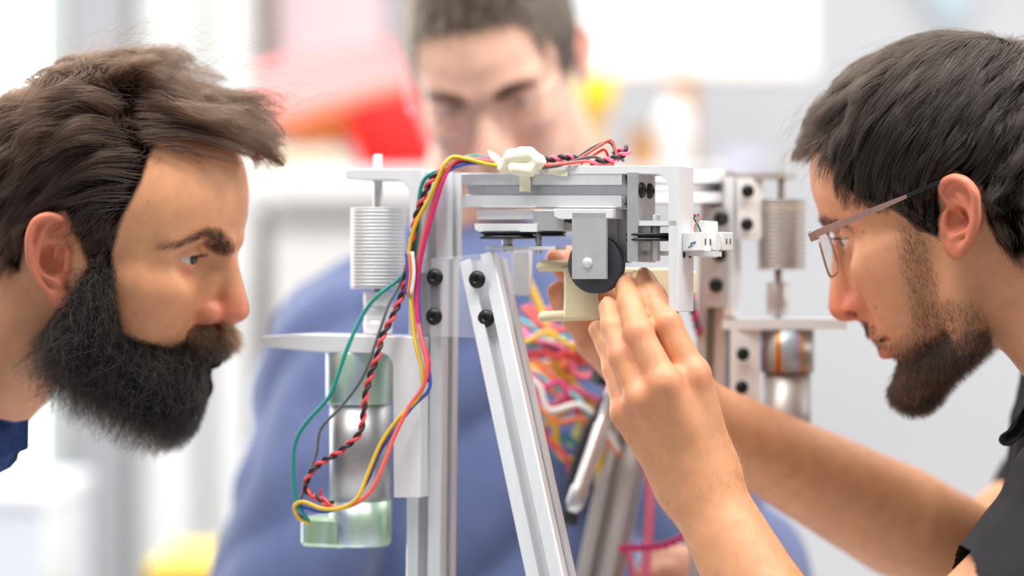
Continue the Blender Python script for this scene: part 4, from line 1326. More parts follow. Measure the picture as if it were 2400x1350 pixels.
CREAM = mat('cream_printed_plastic', (236, 224, 186), 0.55, 0.0, noise=0.03, nscale=90, bump=0.15, bscale=1600, stretch=(1, 1, 6))
TAPE = mat('cream_tape', (250, 245, 218), 0.6, 0.0, noise=0.03, nscale=200, bump=0.1)
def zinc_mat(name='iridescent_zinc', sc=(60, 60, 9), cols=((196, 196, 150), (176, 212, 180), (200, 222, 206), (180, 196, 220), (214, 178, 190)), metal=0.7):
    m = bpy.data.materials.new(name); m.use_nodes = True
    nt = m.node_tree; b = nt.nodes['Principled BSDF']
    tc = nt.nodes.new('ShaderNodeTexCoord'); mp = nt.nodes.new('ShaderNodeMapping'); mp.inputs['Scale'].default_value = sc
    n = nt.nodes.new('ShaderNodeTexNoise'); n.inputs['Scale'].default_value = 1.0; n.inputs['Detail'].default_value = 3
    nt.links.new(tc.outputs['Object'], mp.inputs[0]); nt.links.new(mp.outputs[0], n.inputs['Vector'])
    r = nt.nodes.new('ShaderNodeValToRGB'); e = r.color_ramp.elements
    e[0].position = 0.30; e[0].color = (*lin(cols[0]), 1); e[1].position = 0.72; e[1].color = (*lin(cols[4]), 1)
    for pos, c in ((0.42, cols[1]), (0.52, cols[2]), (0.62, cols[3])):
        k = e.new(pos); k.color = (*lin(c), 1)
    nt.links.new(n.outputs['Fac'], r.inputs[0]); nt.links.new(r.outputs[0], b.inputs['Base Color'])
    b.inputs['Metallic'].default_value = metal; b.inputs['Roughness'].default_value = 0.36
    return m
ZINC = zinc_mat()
def acrylic_mat(name, tint, op):
    m = bpy.data.materials.new(name); m.use_nodes = True
    nt = m.node_tree; b = nt.nodes['Principled BSDF']
    b.inputs['Base Color'].default_value = (*lin(tint), 1); b.inputs['Roughness'].default_value = 0.12
    b.inputs['Alpha'].default_value = op; b.inputs['Specular IOR Level'].default_value = 0.5
    return m
ACRYL = acrylic_mat('clear_acrylic', (236, 238, 246), 0.14)
ACRYL_W = acrylic_mat('milky_acrylic', (238, 238, 242), 0.75)
WIRE = {k: mat('wire_' + k, c, 0.45, spec=0.5) for k, c in dict(yellow=(226, 184, 40), red=(222, 66, 70), salmon=(236, 104, 96), magenta=(206, 40, 110), blue=(60, 84, 176),
        teal=(20, 140, 130), black=(30, 28, 32), grey=(92, 92, 100), orange=(238, 130, 60), white=(232, 232, 230), green=(60, 160, 110), pink=(232, 110, 140), cyan=(110, 190, 200), lemon=(232, 224, 110), violet=(150, 120, 190)).items()}

MY = -24.0
MR = yawR(MY); MU, MV = MR[:, 0], MR[:, 1]; MZ = np.array([0, 0, 1.0])
M0 = P(1590, 600, 1.655)
def M(px, py, vo=0.0):
    """point of the machine seen at that place of the frame, vo metres behind the machine's front plane"""
    C = np.array([0, 0, CAM_Z]); r = np.array([(px - 1200) / FPX, 1, (675 - py) / FPX])
    t = ((M0 - C) @ MV + vo) / (r @ MV)
    return C + r * t
TABLE_Z = CAM_Z - 0.52
machine = empty('robot_frame', (float(M(1030, 900)[0]), float(M(1030, 900)[1]), TABLE_Z))
tag(machine, 'aluminium test rig with motors, pulleys and coloured wires between the men', 'machine')

def tslot(mb, a, b, s, xh, slots=True):
    """slotted square profile from a to b, xh: direction of one side"""
    a = np.asarray(a, float); b = np.asarray(b, float); Fm = frame_z(b - a, xh); L = np.linalg.norm(b - a)
    h = s / 2; o = s * 0.15; i = s * 0.27; d1 = s * 0.08; d2 = s * 0.34; c = s * 0.04
    side = [(-h + c, -h), (-o, -h), (-o, -h + d1), (-i, -h + d1), (-i * 0.45, -h + d2), (i * 0.45, -h + d2), (i, -h + d1), (o, -h + d1), (o, -h), (h - c, -h)]
    poly = []
    for k in range(4):
        ca, sa = [(1, 0), (0, 1), (-1, 0), (0, -1)][k]
        poly += [(x * ca - y * sa, x * sa + y * ca) for x, y in side]
    return mb.prism(poly, a, Fm[:, 0], Fm[:, 1], Fm[:, 2], 0, L)

def px_prism(name, pts, vo, depth, mat_, parent, bev=0.0):
    """outline on the machine's front plane at vo, pushed back by depth"""
    base = np.array([M(x, y, vo) for x, y in pts]); o = base[0]
    poly = [((q_ - o) @ MU, (q_ - o) @ MZ) for q_ in base]
    # keep the outline running counter-clockwise seen from the front
    ar = sum(poly[i - 1][0] * poly[i][1] - poly[i][0] * poly[i - 1][1] for i in range(len(poly)))
    if ar > 0: poly = poly[::-1]
    ob = MB().prism(poly, o, MU, MZ, MV, 0, depth).build(name, mat_, parent)
    if bev:
        bv = ob.modifiers.new('bevel', 'BEVEL'); bv.width = bev; bv.segments = 2; bv.limit_method = 'ANGLE'
    return ob
def arc(cx, cy, r, a0, a1, n=6):
    return [(cx + r * math.cos(math.radians(a)), cy - r * math.sin(math.radians(a))) for a in np.linspace(a0, a1, n)]
def bolt(parent, c, ax, r=0.0062, h=0.0035, mat_=None):
    c = np.asarray(c); ax = unit(ax)
    mb = MB().lathe(c, ax, [(0, r * 0.98), (h * 0.25, r), (h * 0.6, r * 0.92), (h * 0.9, r * 0.66), (h, r * 0.5), (h, r * 0.34), (h * 0.45, r * 0.30), (h * 0.45, 0.00001)], 18)
    return mb.build('bolt', mat_ or BLACK, parent)
def tube_between(name, pts, r, mat_, parent, n=8):
    return MB().tube(pts, r, n).build(name, mat_, parent)

# --- posts, struts, beams
fc = lambda px, py: M(px, py, 0.0125)
post = MB(); tslot(post, M(1030, 404, 0.0128), M(1030, 607, 0.0128), 0.0245, MU); post.build('post', ALU, machine)
lo_a, lo_b = M(1018, 606, 0.0145), M(1010, 1350, 0.0145)
lo_b = lo_a + (lo_b - lo_a) * ((lo_a[2] - TABLE_Z - 0.003) / (lo_a[2] - lo_b[2]))
lp = MB(); tslot(lp, lo_b, lo_a, 0.0275, MU); lp.build('post', ALU, machine)
st_a, st_b = M(1132, 612, 0.0150), P(1292, 1350, 1.655)
st_b = st_a + (st_b - st_a) * ((st_a[2] - TABLE_Z - 0.007) / (st_a[2] - st_b[2]))
sp = MB(); tslot(sp, st_b, st_a, 0.0270, MU); sp.build('strut', ALU, machine)
bm = MB(); tslot(bm, M(1098, 447, 0.0128), M(1472, 447, 0.0128), 0.0245, MZ); bm.build('beam', ALU, machine)
# clear plate that ties post and strut, with its four bolts
gp = px_prism('gusset_plate', [(984, 607), (1196, 588), (1200, 796), (984, 786)], -0.0062, 0.004, ACRYL, machine)
for (x, y) in ((1020, 650), (1018, 742), (1119, 655), (1140, 746)):
    bolt(gp, M(x, y, -0.0062), -MV, 0.0064)
# dark link between the two left bolts
MB().box(M(1019, 696, -0.001), (0.006, 0.002, 0.022), MR).build('slot_nut', BLACK, gp)

# --- winch on the left
top_b = px_prism('drum_bracket', [(806, 408), (812, 397), (830, 395), (988, 395), (988, 640), (962, 640)] + arc(925, 456, 34, 0, 90)[::1] + [(830, 421), (812, 419)], -0.006, 0.034, ALU_W, machine, 0.0008)
AXL = M(886, 600, 0.012)
def onax(py, ax=AXL, px=886, vo=0.012):
    return M(px, py, vo)
dr = MB()
z0, z1 = onax(676), onax(488)
L_ = z1[2] - z0[2]; nG = 23; prof = [(0, 0.0), (0, 0.0198)]
for k in range(nG):
    t0 = L_ * (k + 0.15) / nG; t1 = L_ * (k + 0.5) / nG; t2 = L_ * (k + 0.85) / nG
    prof += [(t0, 0.0202), (t1, 0.0186), (t2, 0.0202)]
prof += [(L_, 0.0198), (L_, 0.0)]
dr.lathe(z0, MZ, prof, 40); dr.build('cable_drum', ALU_W, machine)
MB().cyl(onax(690), onax(362), 0.0034, 16, 0.0005).build('shaft', STEEL, machine)
cp = MB(); a_, b_ = onax(782), onax(684); cp.lathe(a_, MZ, [(0, 0.0095), (0.0005, 0.0105), ((b_ - a_)[2] * 0.3, 0.0105), ((b_ - a_)[2] * 0.31, 0.0098), ((b_ - a_)[2] * 0.36, 0.0098), ((b_ - a_)[2] * 0.37, 0.0105), ((b_ - a_)[2] * 0.62, 0.0105), ((b_ - a_)[2] * 0.63, 0.0098), ((b_ - a_)[2] * 0.67, 0.0098), ((b_ - a_)[2] * 0.68, 0.0105), ((b_ - a_)[2], 0.0105)], 24)
cp.build('coupling', ALU_W, machine)
MB().cyl(onax(800), onax(775), 0.003, 12).build('shaft', STEEL, machine)
px_prism('motor_bracket', [(606, 797), (614, 788), (690, 783), (986, 790), (986, 1166), (922, 1166), (921, 1000), (920, 880)] + arc(890, 858, 30, 0, 90, 6) + [(760, 826), (640, 815), (612, 808)], -0.012, 0.040, ALU_W, machine, 0.0008)
motor = empty('motor', tuple(map(float, M(842, 1270, 0.010)))); motor.parent = machine; motor.matrix_parent_inverse = Matrix.Translation(-machine.location)
def sub(ob):
    return ob
def mx(py, px=842):
    return M(px, py, 0.012)
def mpart(mb, name, mt):
    me_ob = mb.build(name, mt, None); me_ob.parent = motor
    me_ob.matrix_parent_inverse = (Matrix.Translation(motor.location)).inverted()
    return me_ob
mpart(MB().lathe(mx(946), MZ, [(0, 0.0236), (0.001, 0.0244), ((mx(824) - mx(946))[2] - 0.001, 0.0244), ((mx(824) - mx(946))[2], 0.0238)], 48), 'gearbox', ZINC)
mpart(MB().lathe(mx(1173, 845), MZ, [(0, 0.0224), ((mx(946) - mx(1173))[2], 0.0224)], 48), 'motor_body', mat('motor_steel', (176, 176, 178), 0.42, 0.85, noise=0.03, nscale=200))
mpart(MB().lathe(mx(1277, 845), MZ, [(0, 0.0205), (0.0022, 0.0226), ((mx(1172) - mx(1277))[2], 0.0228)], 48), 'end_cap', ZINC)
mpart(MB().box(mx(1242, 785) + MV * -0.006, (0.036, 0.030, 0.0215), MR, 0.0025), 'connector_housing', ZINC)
mpart(MB().box(mx(1225, 727) + MV * -0.004, (0.004, 0.010, 0.006), MR, 0.0006), 'plug', WHITE)
mpart(MB().box(mx(1150, 784) + MV * -0.0195 + MU * -0.001, (0.0022, 0.0006, 0.005), MR), 'red_mark', WIRE['red'])

# --- right end of the beam: end plate, L-shaped arm, sensor blocks
ep = px_prism('end_plate', [(1470, 404), (1495, 404), (1495, 614), (1470, 612)], -0.001, 0.034, ALU_G, machine)
for (x, y) in ((1503, 445), (1527, 445)):
    q_ = M(1495, y, 0.0) ; vo = 0.004 if x == 1503 else 0.024
    bolt(ep, M(1495, 445, 0.0) + MV * (0.006 if x == 1503 else 0.022), MU, 0.0056, 0.003)
px_prism('shelf_plate', [(1492, 517), (1585, 517), (1585, 529), (1492, 529)], 0.0, 0.030, ALU_W, machine)
px_prism('lower_arm', [(1490, 588), (1676, 589), (1676, 601), (1490, 598)], 0.016, 0.014, ALU_W, machine)
def hpulley(name, c, r, th, mt, parent):
    c = np.asarray(c)
    return MB().lathe(c - MZ * th / 2, MZ, [(0, 0.002), (0, r * 0.97), (th * 0.12, r), (th * 0.24, r), (th * 0.45, r * 0.86), (th * 0.55, r * 0.86), (th * 0.76, r), (th * 0.88, r), (th, r * 0.97), (th, 0.002)], 48).build(name, mt, parent)
hpulley('pulley', M(1524, 556, 0.014), 0.0172, 0.0052, RUBBER, machine)
MB().cyl(M(1536, 612, 0.013), M(1536, 503, 0.013), 0.0034, 16, 0.0005).build('shaft', STEEL, machine)
lb = px_prism('l_bracket', [(1262, 388), (1590, 388), (1590, 731), (1575, 729), (1567, 716), (1566, 452)] + arc(1534, 440, 32, 0, 90, 6) + [(1275, 408), (1262, 404)], 0.0, 0.031, ALU_W, machine, 0.0005)
u0 = M(1590, 600, 0.0)
def on_side(py, vo):
    q_ = M(1590, py, 0.0); return q_ + MV * vo
for vo in (0.011, 0.023):
    MB().cyl(on_side(597, vo) - MU * 0.001, on_side(597, vo) + MU * 0.0006, 0.0021, 14).build('hole', BLACK, lb)
sb = MB().box(on_side(566, 0.0195) + MU * 0.0068, (0.0134, 0.0240, 0.0128), MR, 0.0006).build('sensor_block', WHITE, machine)
for k in (0.008, 0.018):
    MB().box(on_side(566, 0.0085 + k) + MU * 0.0138, (0.0008, 0.0016, 0.0048), MR, 0.0004).build('slot', SLOT, sb)
# blue pen squiggle on the block's front
sq = [on_side(y, 0.0072) + MU * ((x - 1600) / 3150) for x, y in ((1614, 579), (1624, 575), (1619, 571), (1631, 566), (1627, 572))]
MB().tube(np.array(sq), 0.0003, 5).build('pen_mark', WIRE['blue'], sb)
MB().cyl(on_side(565, 0.034) + MU * 0.004, on_side(565, 0.034) + MU * 0.017, 0.0068, 24, 0.0006).build('roller', WHITE, machine)
sb2 = MB().box(on_side(563, 0.0540) + MU * 0.0115, (0.012, 0.021, 0.0128), MR, 0.0006).build('sensor_block', WHITE, machine)
for k in (0.006, 0.014):
    MB().box(on_side(563, 0.0435 + k) + MU * 0.0178, (0.0008, 0.0014, 0.0042), MR, 0.0004).build('slot', SLOT, sb2)
MB().box(on_side(558, 0.048) + MU * 0.0045, (0.006, 0.026, 0.0255), MR, 0.0006).build('sensor_mount', WHITE, machine)

# --- pulley wheel on its hanger under the beam
c = M(1393, 620, 0.004)
pw = MB().lathe(c, MV, [(0, 0.003), (0, 0.0196), (0.0006, 0.0202), (0.002, 0.0202), (0.0034, 0.0178), (0.0044, 0.0178), (0.0058, 0.0202), (0.0076, 0.0202), (0.008, 0.0196), (0.008, 0.003)], 64, xhint=(0, 0, 1))
pw.build('pulley', PULLEY, machine)
hg = px_prism('hanger', [(1340, 498), (1421, 498), (1421, 654), (1340, 654)], -0.0045, 0.0035, STEEL, machine, 0.0004)
MB().lathe(M(1377, 616, -0.0045), -MV, [(-0.002, 0.0036), (0.001, 0.0036), (0.0016, 0.003), (0.0018, 0.0001)], 20, xhint=(0, 0, 1)).build('pin', ALU, hg)
px_prism('hanger_foot', [(1298, 489), (1436, 489), (1436, 512), (1312, 514), (1298, 508)], -0.0045, 0.026, ALU_W, machine, 0.0006)
px_prism('hanger', [(1424, 505), (1446, 505), (1446, 640), (1424, 640)], 0.013, 0.004, ALU_G, machine)
px_prism('hanger', [(1446, 490), (1472, 490), (1472, 616), (1446, 616)], 0.017, 0.006, ALU_G, machine)
for x in (1343, 1370):
    bolt(machine, M(x, 513, 0.004), -MZ, 0.0055, 0.003)
# --- left flat pulleys
px_prism('pulley_plate', [(1112, 524), (1258, 524), (1258, 543), (1124, 543), (1113, 538)], -0.002, 0.028, ALU_W, machine)
px_prism('pulley_mount', [(1250, 492), (1322, 492), (1322, 541), (1250, 541)], 0.0, 0.026, ALU_G, machine, 0.0006)
hpulley('pulley', M(1192, 551, 0.012), 0.0208, 0.0052, RUBBER, machine)
hpulley('pulley', M(1292, 548, 0.020), 0.0108, 0.0034, RUBBER, machine)
MB().cyl(M(1190, 590, 0.012), M(1190, 540, 0.012), 0.0040, 16, 0.0005).build('shaft', STEEL, machine)
px_prism('pulley_plate', [(1138, 577), (1302, 577), (1302, 585), (1138, 585)], 0.004, 0.020, ALU_W, machine)
MB().cyl(M(1262, 594, 0.010), M(1262, 548, 0.010), 0.0024, 12).build('shaft', ALU_G, machine)
px_prism('side_panel', [(1198, 588), (1240, 588), (1240, 675)] + arc(1228, 680, 12, 0, -90, 4) + [(1206, 692), (1198, 684)], 0.045, 0.006, ACRYL_W, machine, 0.0006)
px_prism('beam_pad', [(1115, 492), (1285, 492), (1282, 512), (1118, 514)], 0.006, 0.014, ALU_W, machine)

# --- tape knot on the beam
def ribbon(name, pts, w, th, mt, parent, wdir):
    """flat strip along a curve"""
    c_ = catmull(pts, 8); n_ = len(c_); T = np.gradient(c_, axis=0); vs = []
    wd = np.asarray(wdir, float)
    for k in range(n_):
        t = unit(T[k]); x = unit(wd - t * wd.dot(t)); y = np.cross(t, x)
        for (a, b) in ((-1, -1), (1, -1), (1, 1), (-1, 1)):
            vs.append(c_[k] + x * a * w / 2 + y * b * th / 2)
    fs = [(0, 1, 2, 3)[::-1], tuple((n_ - 1) * 4 + i for i in range(4))]
    for k in range(n_ - 1):
        for i in range(4):
            j = (i + 1) % 4
            fs.append((k * 4 + i, k * 4 + j, k * 4 + 4 + j, k * 4 + 4 + i))
    return MB().add(vs, fs, False).build(name, mt, parent)
kn = MB()
def tape_sdf(p):
    f = None
    for pts, rs in (([M(1180, 392, -.004), M(1200, 366, -.006), M(1240, 362, -.006), M(1262, 380, -.004), M(1240, 398, -.006), M(1205, 396, -.008)], (.0045, .0050, .0052, .0050, .0048, .0042)),
                    ([M(1190, 380, .004), M(1225, 365, .010), M(1255, 375, .008)], (.005, .006, .005)),
                    ([M(1182, 392, -.003), M(1158, 370, -.002), M(1146, 356, -.001)], (.0036, .0026, .0014))):
        g = chain(p, pts, rs, 0.002); f = g if f is None else smin(f, g, 0.0012)
    return f + vnoise(p, 500, 9) * 0.0004
v_, f_ = net(tape_sdf, M(1125, 415, -.02) - (0, .03, 0), M(1285, 335, .03) + (0, .03, 0), 0.0008)
link('tape_knot', mesh_np('tape_knot', v_, f_), TAPE, machine)
ribbon('tape_end', [M(1222, 392, -0.006), M(1228, 408, -0.0035), M(1231, 428, -0.0012), M(1230, 449, -0.0012)], 0.0082, 0.0006, TAPE, machine, MU)
ribbon('tape_band', [M(1285, 398, -0.0015), M(1300, 404, -0.0015), M(1330, 406, -0.0012)], 0.004, 0.0006, TAPE, machine, MZ)

# --- wires
def wire(pts, col, r=0.0014, vo=-0.012, n=8):
    p_ = [M(q_[0], q_[1], q_[2] if len(q_) > 2 else vo) for q_ in pts]
    return tube_between('wire', catmull(p_, 6), r, WIRE[col], machine, n)
def twisted(pts, c1, c2, r=0.0013, pitch=0.012, rad=0.0014, vo=-0.012, par=None):
    p_ = catmull([M(q_[0], q_[1], q_[2] if len(q_) > 2 else vo) for q_ in pts], 14)
    s_ = np.concatenate([[0], np.cumsum(np.linalg.norm(np.diff(p_, axis=0), axis=1))])
    n_ = max(24, int(s_[-1] / pitch * 10)); ss = np.linspace(0, s_[-1], n_)
    c_ = np.stack([np.interp(ss, s_, p_[:, k]) for k in range(3)], 1)
    T = np.gradient(c_, axis=0); T /= np.linalg.norm(T, axis=1)[:, None]
    x = np.cross(T, MV); x /= np.linalg.norm(x, axis=1)[:, None]; y = np.cross(T, x); ph = ss / pitch * 2 * math.pi
    for col, o in ((c1, 0), (c2, math.pi)):
        tube_between('wire', c_ + rad * (np.cos(ph + o)[:, None] * x + np.sin(ph + o)[:, None] * y), r, WIRE[col], machine, 7)
wire([(1210, 392, -.004), (1150, 386, -.006), (1100, 374, -.008), (1062, 368, -.010), (1041, 386), (1026, 420), (1003, 470), (978, 516), (962, 565), (957, 620), (961, 690), (969, 770, -.016), (976, 815, -.018), (990, 872, -.018), (984, 926, -.018), (930, 985, -.022), (892, 1040, -.026), (862, 1110, -.030), (838, 1166, -.034), (800, 1190, -.036), (756, 1192, -.036), (712, 1176, -.036), (690, 1186, -.036), (698, 1212, -.034), (724, 1226, -.026)], 'yellow', 0.0014, -.014)
wire([(1206, 388, -.002), (1140, 377, -.004), (1078, 372, -.008), (1046, 402), (1020, 462), (996, 540), (980, 620), (974, 700), (984, 780, -.017), (1000, 850, -.018), (992, 905, -.018), (958, 955, -.020), (925, 1020, -.024), (900, 1085, -.028), (868, 1152, -.032), (820, 1186, -.034), (770, 1186, -.034), (735, 1160, -.034)], 'salmon', 0.0016, -.011)
wire([(1200, 384, .002), (1120, 372, -.004), (1060, 390, -.008), (1038, 425), (1012, 510), (990, 590), (977, 680), (982, 770, -.016), (1004, 845, -.016), (1000, 895, -.016)], 'magenta', 0.0015, -.013)
wire([(1195, 396, -.002), (1110, 382, -.006), (1052, 400, -.009), (1030, 440), (1006, 510), (988, 580), (982, 640), (984, 760, -.013), (1006, 870, -.015), (1004, 915, -.016), (970, 950, -.018), (930, 1000, -.022), (890, 1060, -.024), (860, 1130, -.028), (820, 1180, -.03), (760, 1200, -.032), (705, 1188, -.034), (688, 1196, -.034), (712, 1218, -.028)], 'blue', 0.0013, -.009)
wire([(1190, 380, .006), (1104, 366, -.002), (1066, 386, -.006), (1010, 408), (990, 430), (982, 470), (976, 540), (966, 610), (940, 650), (886, 692, -.018), (850, 738, -.020), (818, 806, -.026), (792, 878, -.030), (770, 932, -.032), (722, 986, -.034), (695, 1030, -.034), (687, 1085, -.034), (692, 1168, -.034), (706, 1196, -.034), (724, 1222, -.026)], 'teal', 0.0015, -.008)
wire([(975, 520), (962, 590), (940, 660), (912, 712, -.018), (888, 780, -.022), (852, 880, -.028), (802, 950, -.030), (752, 1005, -.030), (742, 1060, -.030), (722, 1120, -.032), (704, 1180, -.032), (722, 1226, -.024)], 'grey', 0.0011, -.010)
twisted([(1052, 388, -.006), (1012, 420), (996, 452), (976, 504), (966, 560), (956, 620), (944, 684), (922, 738, -.018), (896, 790, -.022), (886, 830, -.026), (868, 880, -.028), (856, 930, -.030), (848, 1000, -.030), (834, 1026, -.032), (790, 1062, -.034), (750, 1086, -.034), (726, 1112, -.034), (716, 1146, -.034), (742, 1166, -.034), (780, 1182, -.034)], 'red', 'black', 0.0013, 0.015, 0.0013, -.012)
for (dx, col) in ((0, 'orange'), (8, 'white'), (-6, 'blue')):
    wire([(958 + dx, 590), (962 + dx, 640), (956 + dx, 690)], col, 0.0013, -.016)
# on top of the beam
twisted([(1262, 376, 0.0), (1300, 372, 0.0), (1334, 368, .002), (1350, 374, .006)], 'pink', 'black', 0.0014, 0.011, 0.0014)
wire([(1262, 390, -.004), (1320, 384, -.004), (1370, 378, .002), (1400, 384, .006), (1440, 384, .010)], 'salmon', 0.0011)
wire([(1262, 394, -.003), (1310, 388, -.004), (1360, 372, .004), (1395, 368, .010), (1420, 380, .014)], 'grey', 0.0011)
wire([(1280, 386, .004), (1340, 380, .006), (1400, 345, .012), (1432, 328, .014), (1442, 352, .014), (1450, 378, .014)], 'salmon', 0.0010)
wire([(1350, 372, .010), (1390, 345, .014), (1428, 333, .016), (1446, 362, .018), (1462, 378, .018)], 'grey', 0.0010)
wire([(1360, 384, .010), (1400, 358, .016), (1418, 352, .018), (1428, 376, .018)], 'red', 0.0010)
twisted([(1384, 383, .006), (1420, 376, .008), (1450, 368, .010), (1470, 356, .012), (1466, 348, .016), (1440, 362, .018)], 'pink', 'black', 0.0014, 0.011, 0.0014)
# fine wires to the sensors
for k, col in enumerate(('red', 'green', 'black')):
    tube_between('wire', catmull([on_side(500, 0.028) + MU * (0.001 + 0.002 * k), on_side(508, 0.026) + MU * (0.006 - 0.002 * k), on_side(530, 0.022) + MU * (0.004 + 0.0015 * k), on_side(550, 0.019) + MU * (0.006 + 0.002 * k)], 6), 0.0006, WIRE[col], machine, 6)

# --- back unit on the right, out of focus
MATB = mat('shaded_aluminium', (186, 180, 176), 0.45, 0.6)  # aluminium with the rear unit's brownish shade put into its colour
RD = 1.84
def rbox(name, x0, y0, x1, y1, depth, mt, parent=machine, d=RD, yaw=MY, bev=0.0):
    c_ = (P(x0, y0, d) + P(x1, y1, d)) / 2; R_ = yawR(yaw)
    w_ = abs(P(x1, y0, d)[0] - P(x0, y0, d)[0]); h_ = abs(P(x0, y0, d)[2] - P(x0, y1, d)[2])
    return MB().box(c_ + np.array([0, depth / 2, 0]), (w_, depth, h_), R_, bev).build(name, mt, parent)
rp = MB(); ra, rb_ = P(1690, 402, RD + .02), P(1672, 1010, RD + .02)
rb_ = ra + (rb_ - ra) * ((ra[2] - TABLE_Z - 0.003) / (ra[2] - rb_[2]))
tslot(rp, rb_, ra, 0.0245, yawR(MY)[:, 0]); rp.build('post', MATB, machine)
bb = MB(); tslot(bb, P(1500, 440, RD - .06), P(1672, 440, RD + .015), 0.0245, MZ); bb.build('beam', ALU, machine)
rbox('gusset_plate', 1650, 485, 1700, 720, 0.004, ALU_G, d=RD - 0.002)
for (x, y) in ((1690, 512), (1686, 596), (1678, 668)):
    bolt(machine, P(x, y, RD - 0.003), (0, -1, 0), 0.0058)
rbox('edge_plate', 1708, 415, 1730, 742, 0.02, ALU_W, yaw=-24)
mp_ = rbox('mounting_plate', 1728, 418, 1788, 560, 0.004, WHITE, yaw=10)
for (x, y) in ((1752, 448), (1750, 526)):
    bolt(mp_, P(x, y, RD - 0.004), (0.2, -1, 0), 0.0052)
mp_ = rbox('mounting_plate', 1712, 772, 1782, 965, 0.004, WHITE, yaw=8)
for (x, y) in ((1741, 830), (1738, 908)):
    bolt(mp_, P(x, y, RD - 0.004), (0.2, -1, 0), 0.0052)
rbox('drum_bracket', 1690, 404, 1862, 418, 0.03, MATB)
RA = 1832
MB().cyl(P(RA, 470, RD + .01), P(RA, 405, RD + .01), 0.003, 12).build('shaft', MATB, machine)
a_, b_ = P(RA, 632, RD + .01), P(RA, 468, RD + .01); L_ = (b_ - a_)[2]; prof = [(0, 0.0), (0, 0.018)]
for k in range(16):
    prof += [(L_ * (k + 0.1) / 16, 0.0185), (L_ * (k + 0.4) / 16, 0.0190), (L_ * (k + 0.6) / 16, 0.0166), (L_ * (k + 0.95) / 16, 0.0166)]
prof += [(L_ * 0.99, 0.0185), (L_, 0.0185), (L_, 0.0)]
MB().lathe(a_, MZ, prof, 36).build('cable_drum', MATB, machine)
MB().lathe(P(RA, 496, RD + .01), MZ, [(0, 0.0172), (0.006, 0.0168), (0.0072, 0.012)], 30).build('cream_winding', CREAM, machine)
MB().cyl(P(1824, 745, RD + .01), P(1824, 630, RD + .01), 0.003, 12).build('shaft', MATB, machine)
MB().cyl(P(1822, 738, RD + .01), P(1822, 662, RD + .01), 0.0085, 20, 0.0006).build('coupling', MATB, machine)
rbox('motor_bracket', 1700, 748, 1990, 772, 0.04, CREAM if False else ALU_W, d=RD - .005, yaw=-6)
m2 = empty('motor', tuple(map(float, P(1845, 1010, RD)))); m2.parent = machine; m2.matrix_parent_inverse = Matrix.Translation(-machine.location)
ZINC_REFL = zinc_mat('zinc_painted_reflection', (170, 170, 2), ((92, 62, 52), (226, 150, 84), (150, 190, 190), (196, 160, 200), (84, 66, 74)), 0.35)  # coloured reflections on the gearbox, painted in as upright bands
for (nm, mb, mt) in (('gearbox', MB().lathe(P(1845, 872, RD + .015), MZ, [(0, 0.0205), ((P(0, 772, RD) - P(0, 872, RD))[2], 0.0205)], 40), ZINC_REFL), ('motor_body', MB().lathe(P(1845, 1120, RD + .015), MZ, [(0, 0.0180), ((P(0, 872, RD) - P(0, 1120, RD))[2], 0.0180)], 40), MATB)):
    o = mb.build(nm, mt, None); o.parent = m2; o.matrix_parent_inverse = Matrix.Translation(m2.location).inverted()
# rear leg that leans the other way
la, lb_ = P(1500, 900, 1.93), P(1405, 1350, 1.90)
lb_ = la + (lb_ - la) * ((la[2] - TABLE_Z - 0.007) / (la[2] - lb_[2]))
rl = MB(); tslot(rl, lb_, la, 0.030, (1, -0.3, 0)); rl.build('strut', MATB, machine)
# silver rod with a dark grip beside the rear leg
ra, rb_ = P(1442, 905, 1.84), P(1341, 1200, 1.82); ax_ = rb_ - ra; Lr = np.linalg.norm(ax_)
rod = MB().lathe(ra, ax_, [(0, 0.0035), (0.0, 0.0062), (Lr * 0.1, 0.0066), (Lr * 0.11, 0.0050), (Lr * 0.30, 0.0050), (Lr * 0.31, 0.0060), (Lr * 0.80, 0.0058), (Lr * 0.81, 0.0072), (Lr * 0.94, 0.0070), (Lr, 0.0035)], 24)
rod.build('damper_rod', STEEL, machine)
MB().tube(catmull([P(1395, 880, 1.86), P(1440, 900, 1.87), P(1415, 960, 1.87), P(1380, 1020, 1.87), P(1345, 1130, 1.87), P(1335, 1230, 1.87)], 6), 0.006, 8).build('black_hose', RUBBER, machine)
# tangle of loose wires behind
rgw = np.random.default_rng(21)
pal = ['salmon', 'yellow', 'orange', 'red', 'pink', 'cyan', 'lemon', 'magenta', 'orange', 'violet', 'teal', 'white', 'yellow', 'salmon', 'cyan', 'pink', 'blue', 'red']
ends = [((1238, 770), (1400, 760)), ((1235, 800), (1390, 770)), ((1245, 850), (1440, 830)), ((1250, 830), (1330, 830)), ((1240, 790), (1350, 740)), ((1290, 900), (1370, 960)), ((1340, 860), (1360, 980)),
        ((1250, 880), (1330, 930)), ((1270, 960), (1400, 1010)), ((1255, 870), (1450, 860)), ((1290, 980), (1390, 1040)), ((1260, 900), (1400, 980)), ((1300, 1000), (1360, 1090)), ((1250, 900), (1290, 820)),
        ((1240, 760), (1330, 790)), ((1260, 940), (1380, 930)), ((1270, 1000), (1350, 1060)), ((1280, 1020), (1330, 1080))]
ends += [(tuple(rgw.uniform((1238, 750), (1300, 1000))), tuple(rgw.uniform((1340, 780), (1440, 1060)))) for _ in range(14)]
